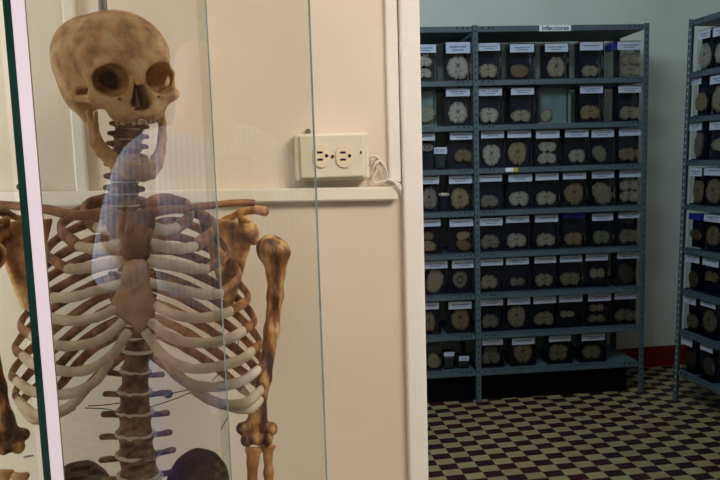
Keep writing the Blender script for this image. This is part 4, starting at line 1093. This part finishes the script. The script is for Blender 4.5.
body = [(PX, PY, .92, .15, .11), (PX, PY, 1.10, .14, .10), (PX, PY + .01, 1.27, .16, .11), (PX, PY, 1.42, .085, .075), (PX, PY + .02, 1.49, .055, .055), (PX, PY + .04, 1.60, .075, .09), (PX, PY + .03, 1.69, .06, .075),
        (PX + .17, PY, 1.38, .06, .06), (PX + .25, PY + .10, 1.14, .046, .046), (PX + .13, PY + .27, 1.28, .034, .034),
        (PX - .17, PY, 1.38, .06, .06), (PX - .24, PY + .10, 1.10, .046, .046), (PX - .165, PY + .30, 1.14, .034, .034),
        (PX + .09, PY, .80, .10, .10), (PX + .10, PY + .02, .46, .065, .065), (PX + .10, PY - .01, .09, .045, .045), (PX + .11, PY + .12, .035, .04, .032),
        (PX - .09, PY, .80, .10, .10), (PX - .10, PY + .02, .46, .065, .065), (PX - .10, PY - .01, .09, .045, .045), (PX - .11, PY + .12, .035, .04, .032)]
bed = [(0, 1), (1, 2), (2, 3), (3, 4), (4, 5), (5, 6), (3, 7), (7, 8), (8, 9), (3, 10), (10, 11), (11, 12), (0, 13), (13, 14), (14, 15), (15, 16), (0, 17), (17, 18), (18, 19), (19, 20)]
skinned('body', body, bed, M_skin, pe)
def grow(v, k): return v[:3] + (v[3] + k, v[4] + k)
jv = [grow(body[i], .014) for i in (0, 1, 2, 3, 7, 8, 9, 10, 11, 12)]
skinned('jumper', jv, [(0, 1), (1, 2), (2, 3), (3, 4), (4, 5), (5, 6), (3, 7), (7, 8), (8, 9)], M_knit, pe)
tv = [grow(body[i], .012) for i in (0, 13, 14, 15, 17, 18, 19)]
skinned('jeans', tv, [(0, 1), (1, 2), (2, 3), (0, 4), (4, 5), (5, 6)], M_denim, pe)
skinned('hair', [(PX, PY - .01, 1.55, .07, .07), (PX, PY, 1.66, .085, .095), (PX, PY + .03, 1.74, .06, .07)], [(0, 1), (1, 2)], M_hair, pe)
def hand(wrist, d, side, up, spread, curl, name='hand'):
    """palm plus five fingers; d forward direction, side towards the thumb, up the back of the hand"""
    d = Vector(d).normalized(); up = Vector(up); up = (up - d * up.dot(d)).normalized(); sd = d.cross(up) * side
    w_ = Vector(wrist); V = [tuple(w_) + (.026, .018), tuple(w_ + d * .04) + (.034, .014), tuple(w_ + d * .08) + (.036, .012)]; E_ = [(0, 1), (1, 2)]
    for k, (off, ln) in enumerate(((.030, .072), (.010, .082), (-.011, .076), (-.030, .060))):
        c = curl[k]; b0 = w_ + d * .082 + sd * off; base = len(V)
        p1 = b0 + (d * math.cos(c * .4) - up * math.sin(c * .4)) * ln * .45; p2 = p1 + (d * math.cos(c) - up * math.sin(c)) * ln * .32; p3 = p2 + (d * math.cos(c * 1.5) - up * math.sin(c * 1.5)) * ln * .23
        V += [tuple(b0) + (.010, .010), tuple(p1) + (.009, .009), tuple(p2) + (.0082, .0082), tuple(p3) + (.007, .007)]
        E_ += [(2, base), (base, base + 1), (base + 1, base + 2), (base + 2, base + 3)]
    t0 = w_ + d * .03 + sd * .035; t1 = t0 + (d * .7 + sd * .7 - up * .2) * .035; t2 = t1 + (d * .95 + sd * .2 - up * .2) * .03; base = len(V)
    V += [tuple(t0) + (.013, .013), tuple(t1) + (.010, .010), tuple(t2) + (.008, .008)]; E_ += [(1, base), (base, base + 1), (base + 1, base + 2)]
    return skinned(name, V, E_, M_skin, pe)
hand((PX - .165, PY + .305, 1.145), (.25, .35, 1), -1, (0, -1, .2), 0, (.15, 1.3, 1.5, 1.6))
hand((PX + .13, PY + .28, 1.285), (-.2, .8, 1), 1, (.9, -.3, .2), 0, (1.2, 1.2, 1.3, 1.4))
ph = box('phone', (-.036, -.012, CAMH - .13), (.036, -.004, CAMH + .012), M_wire, None, .004)
tag(ph, 'black phone held up by the person in the blue jumper', 'phone')
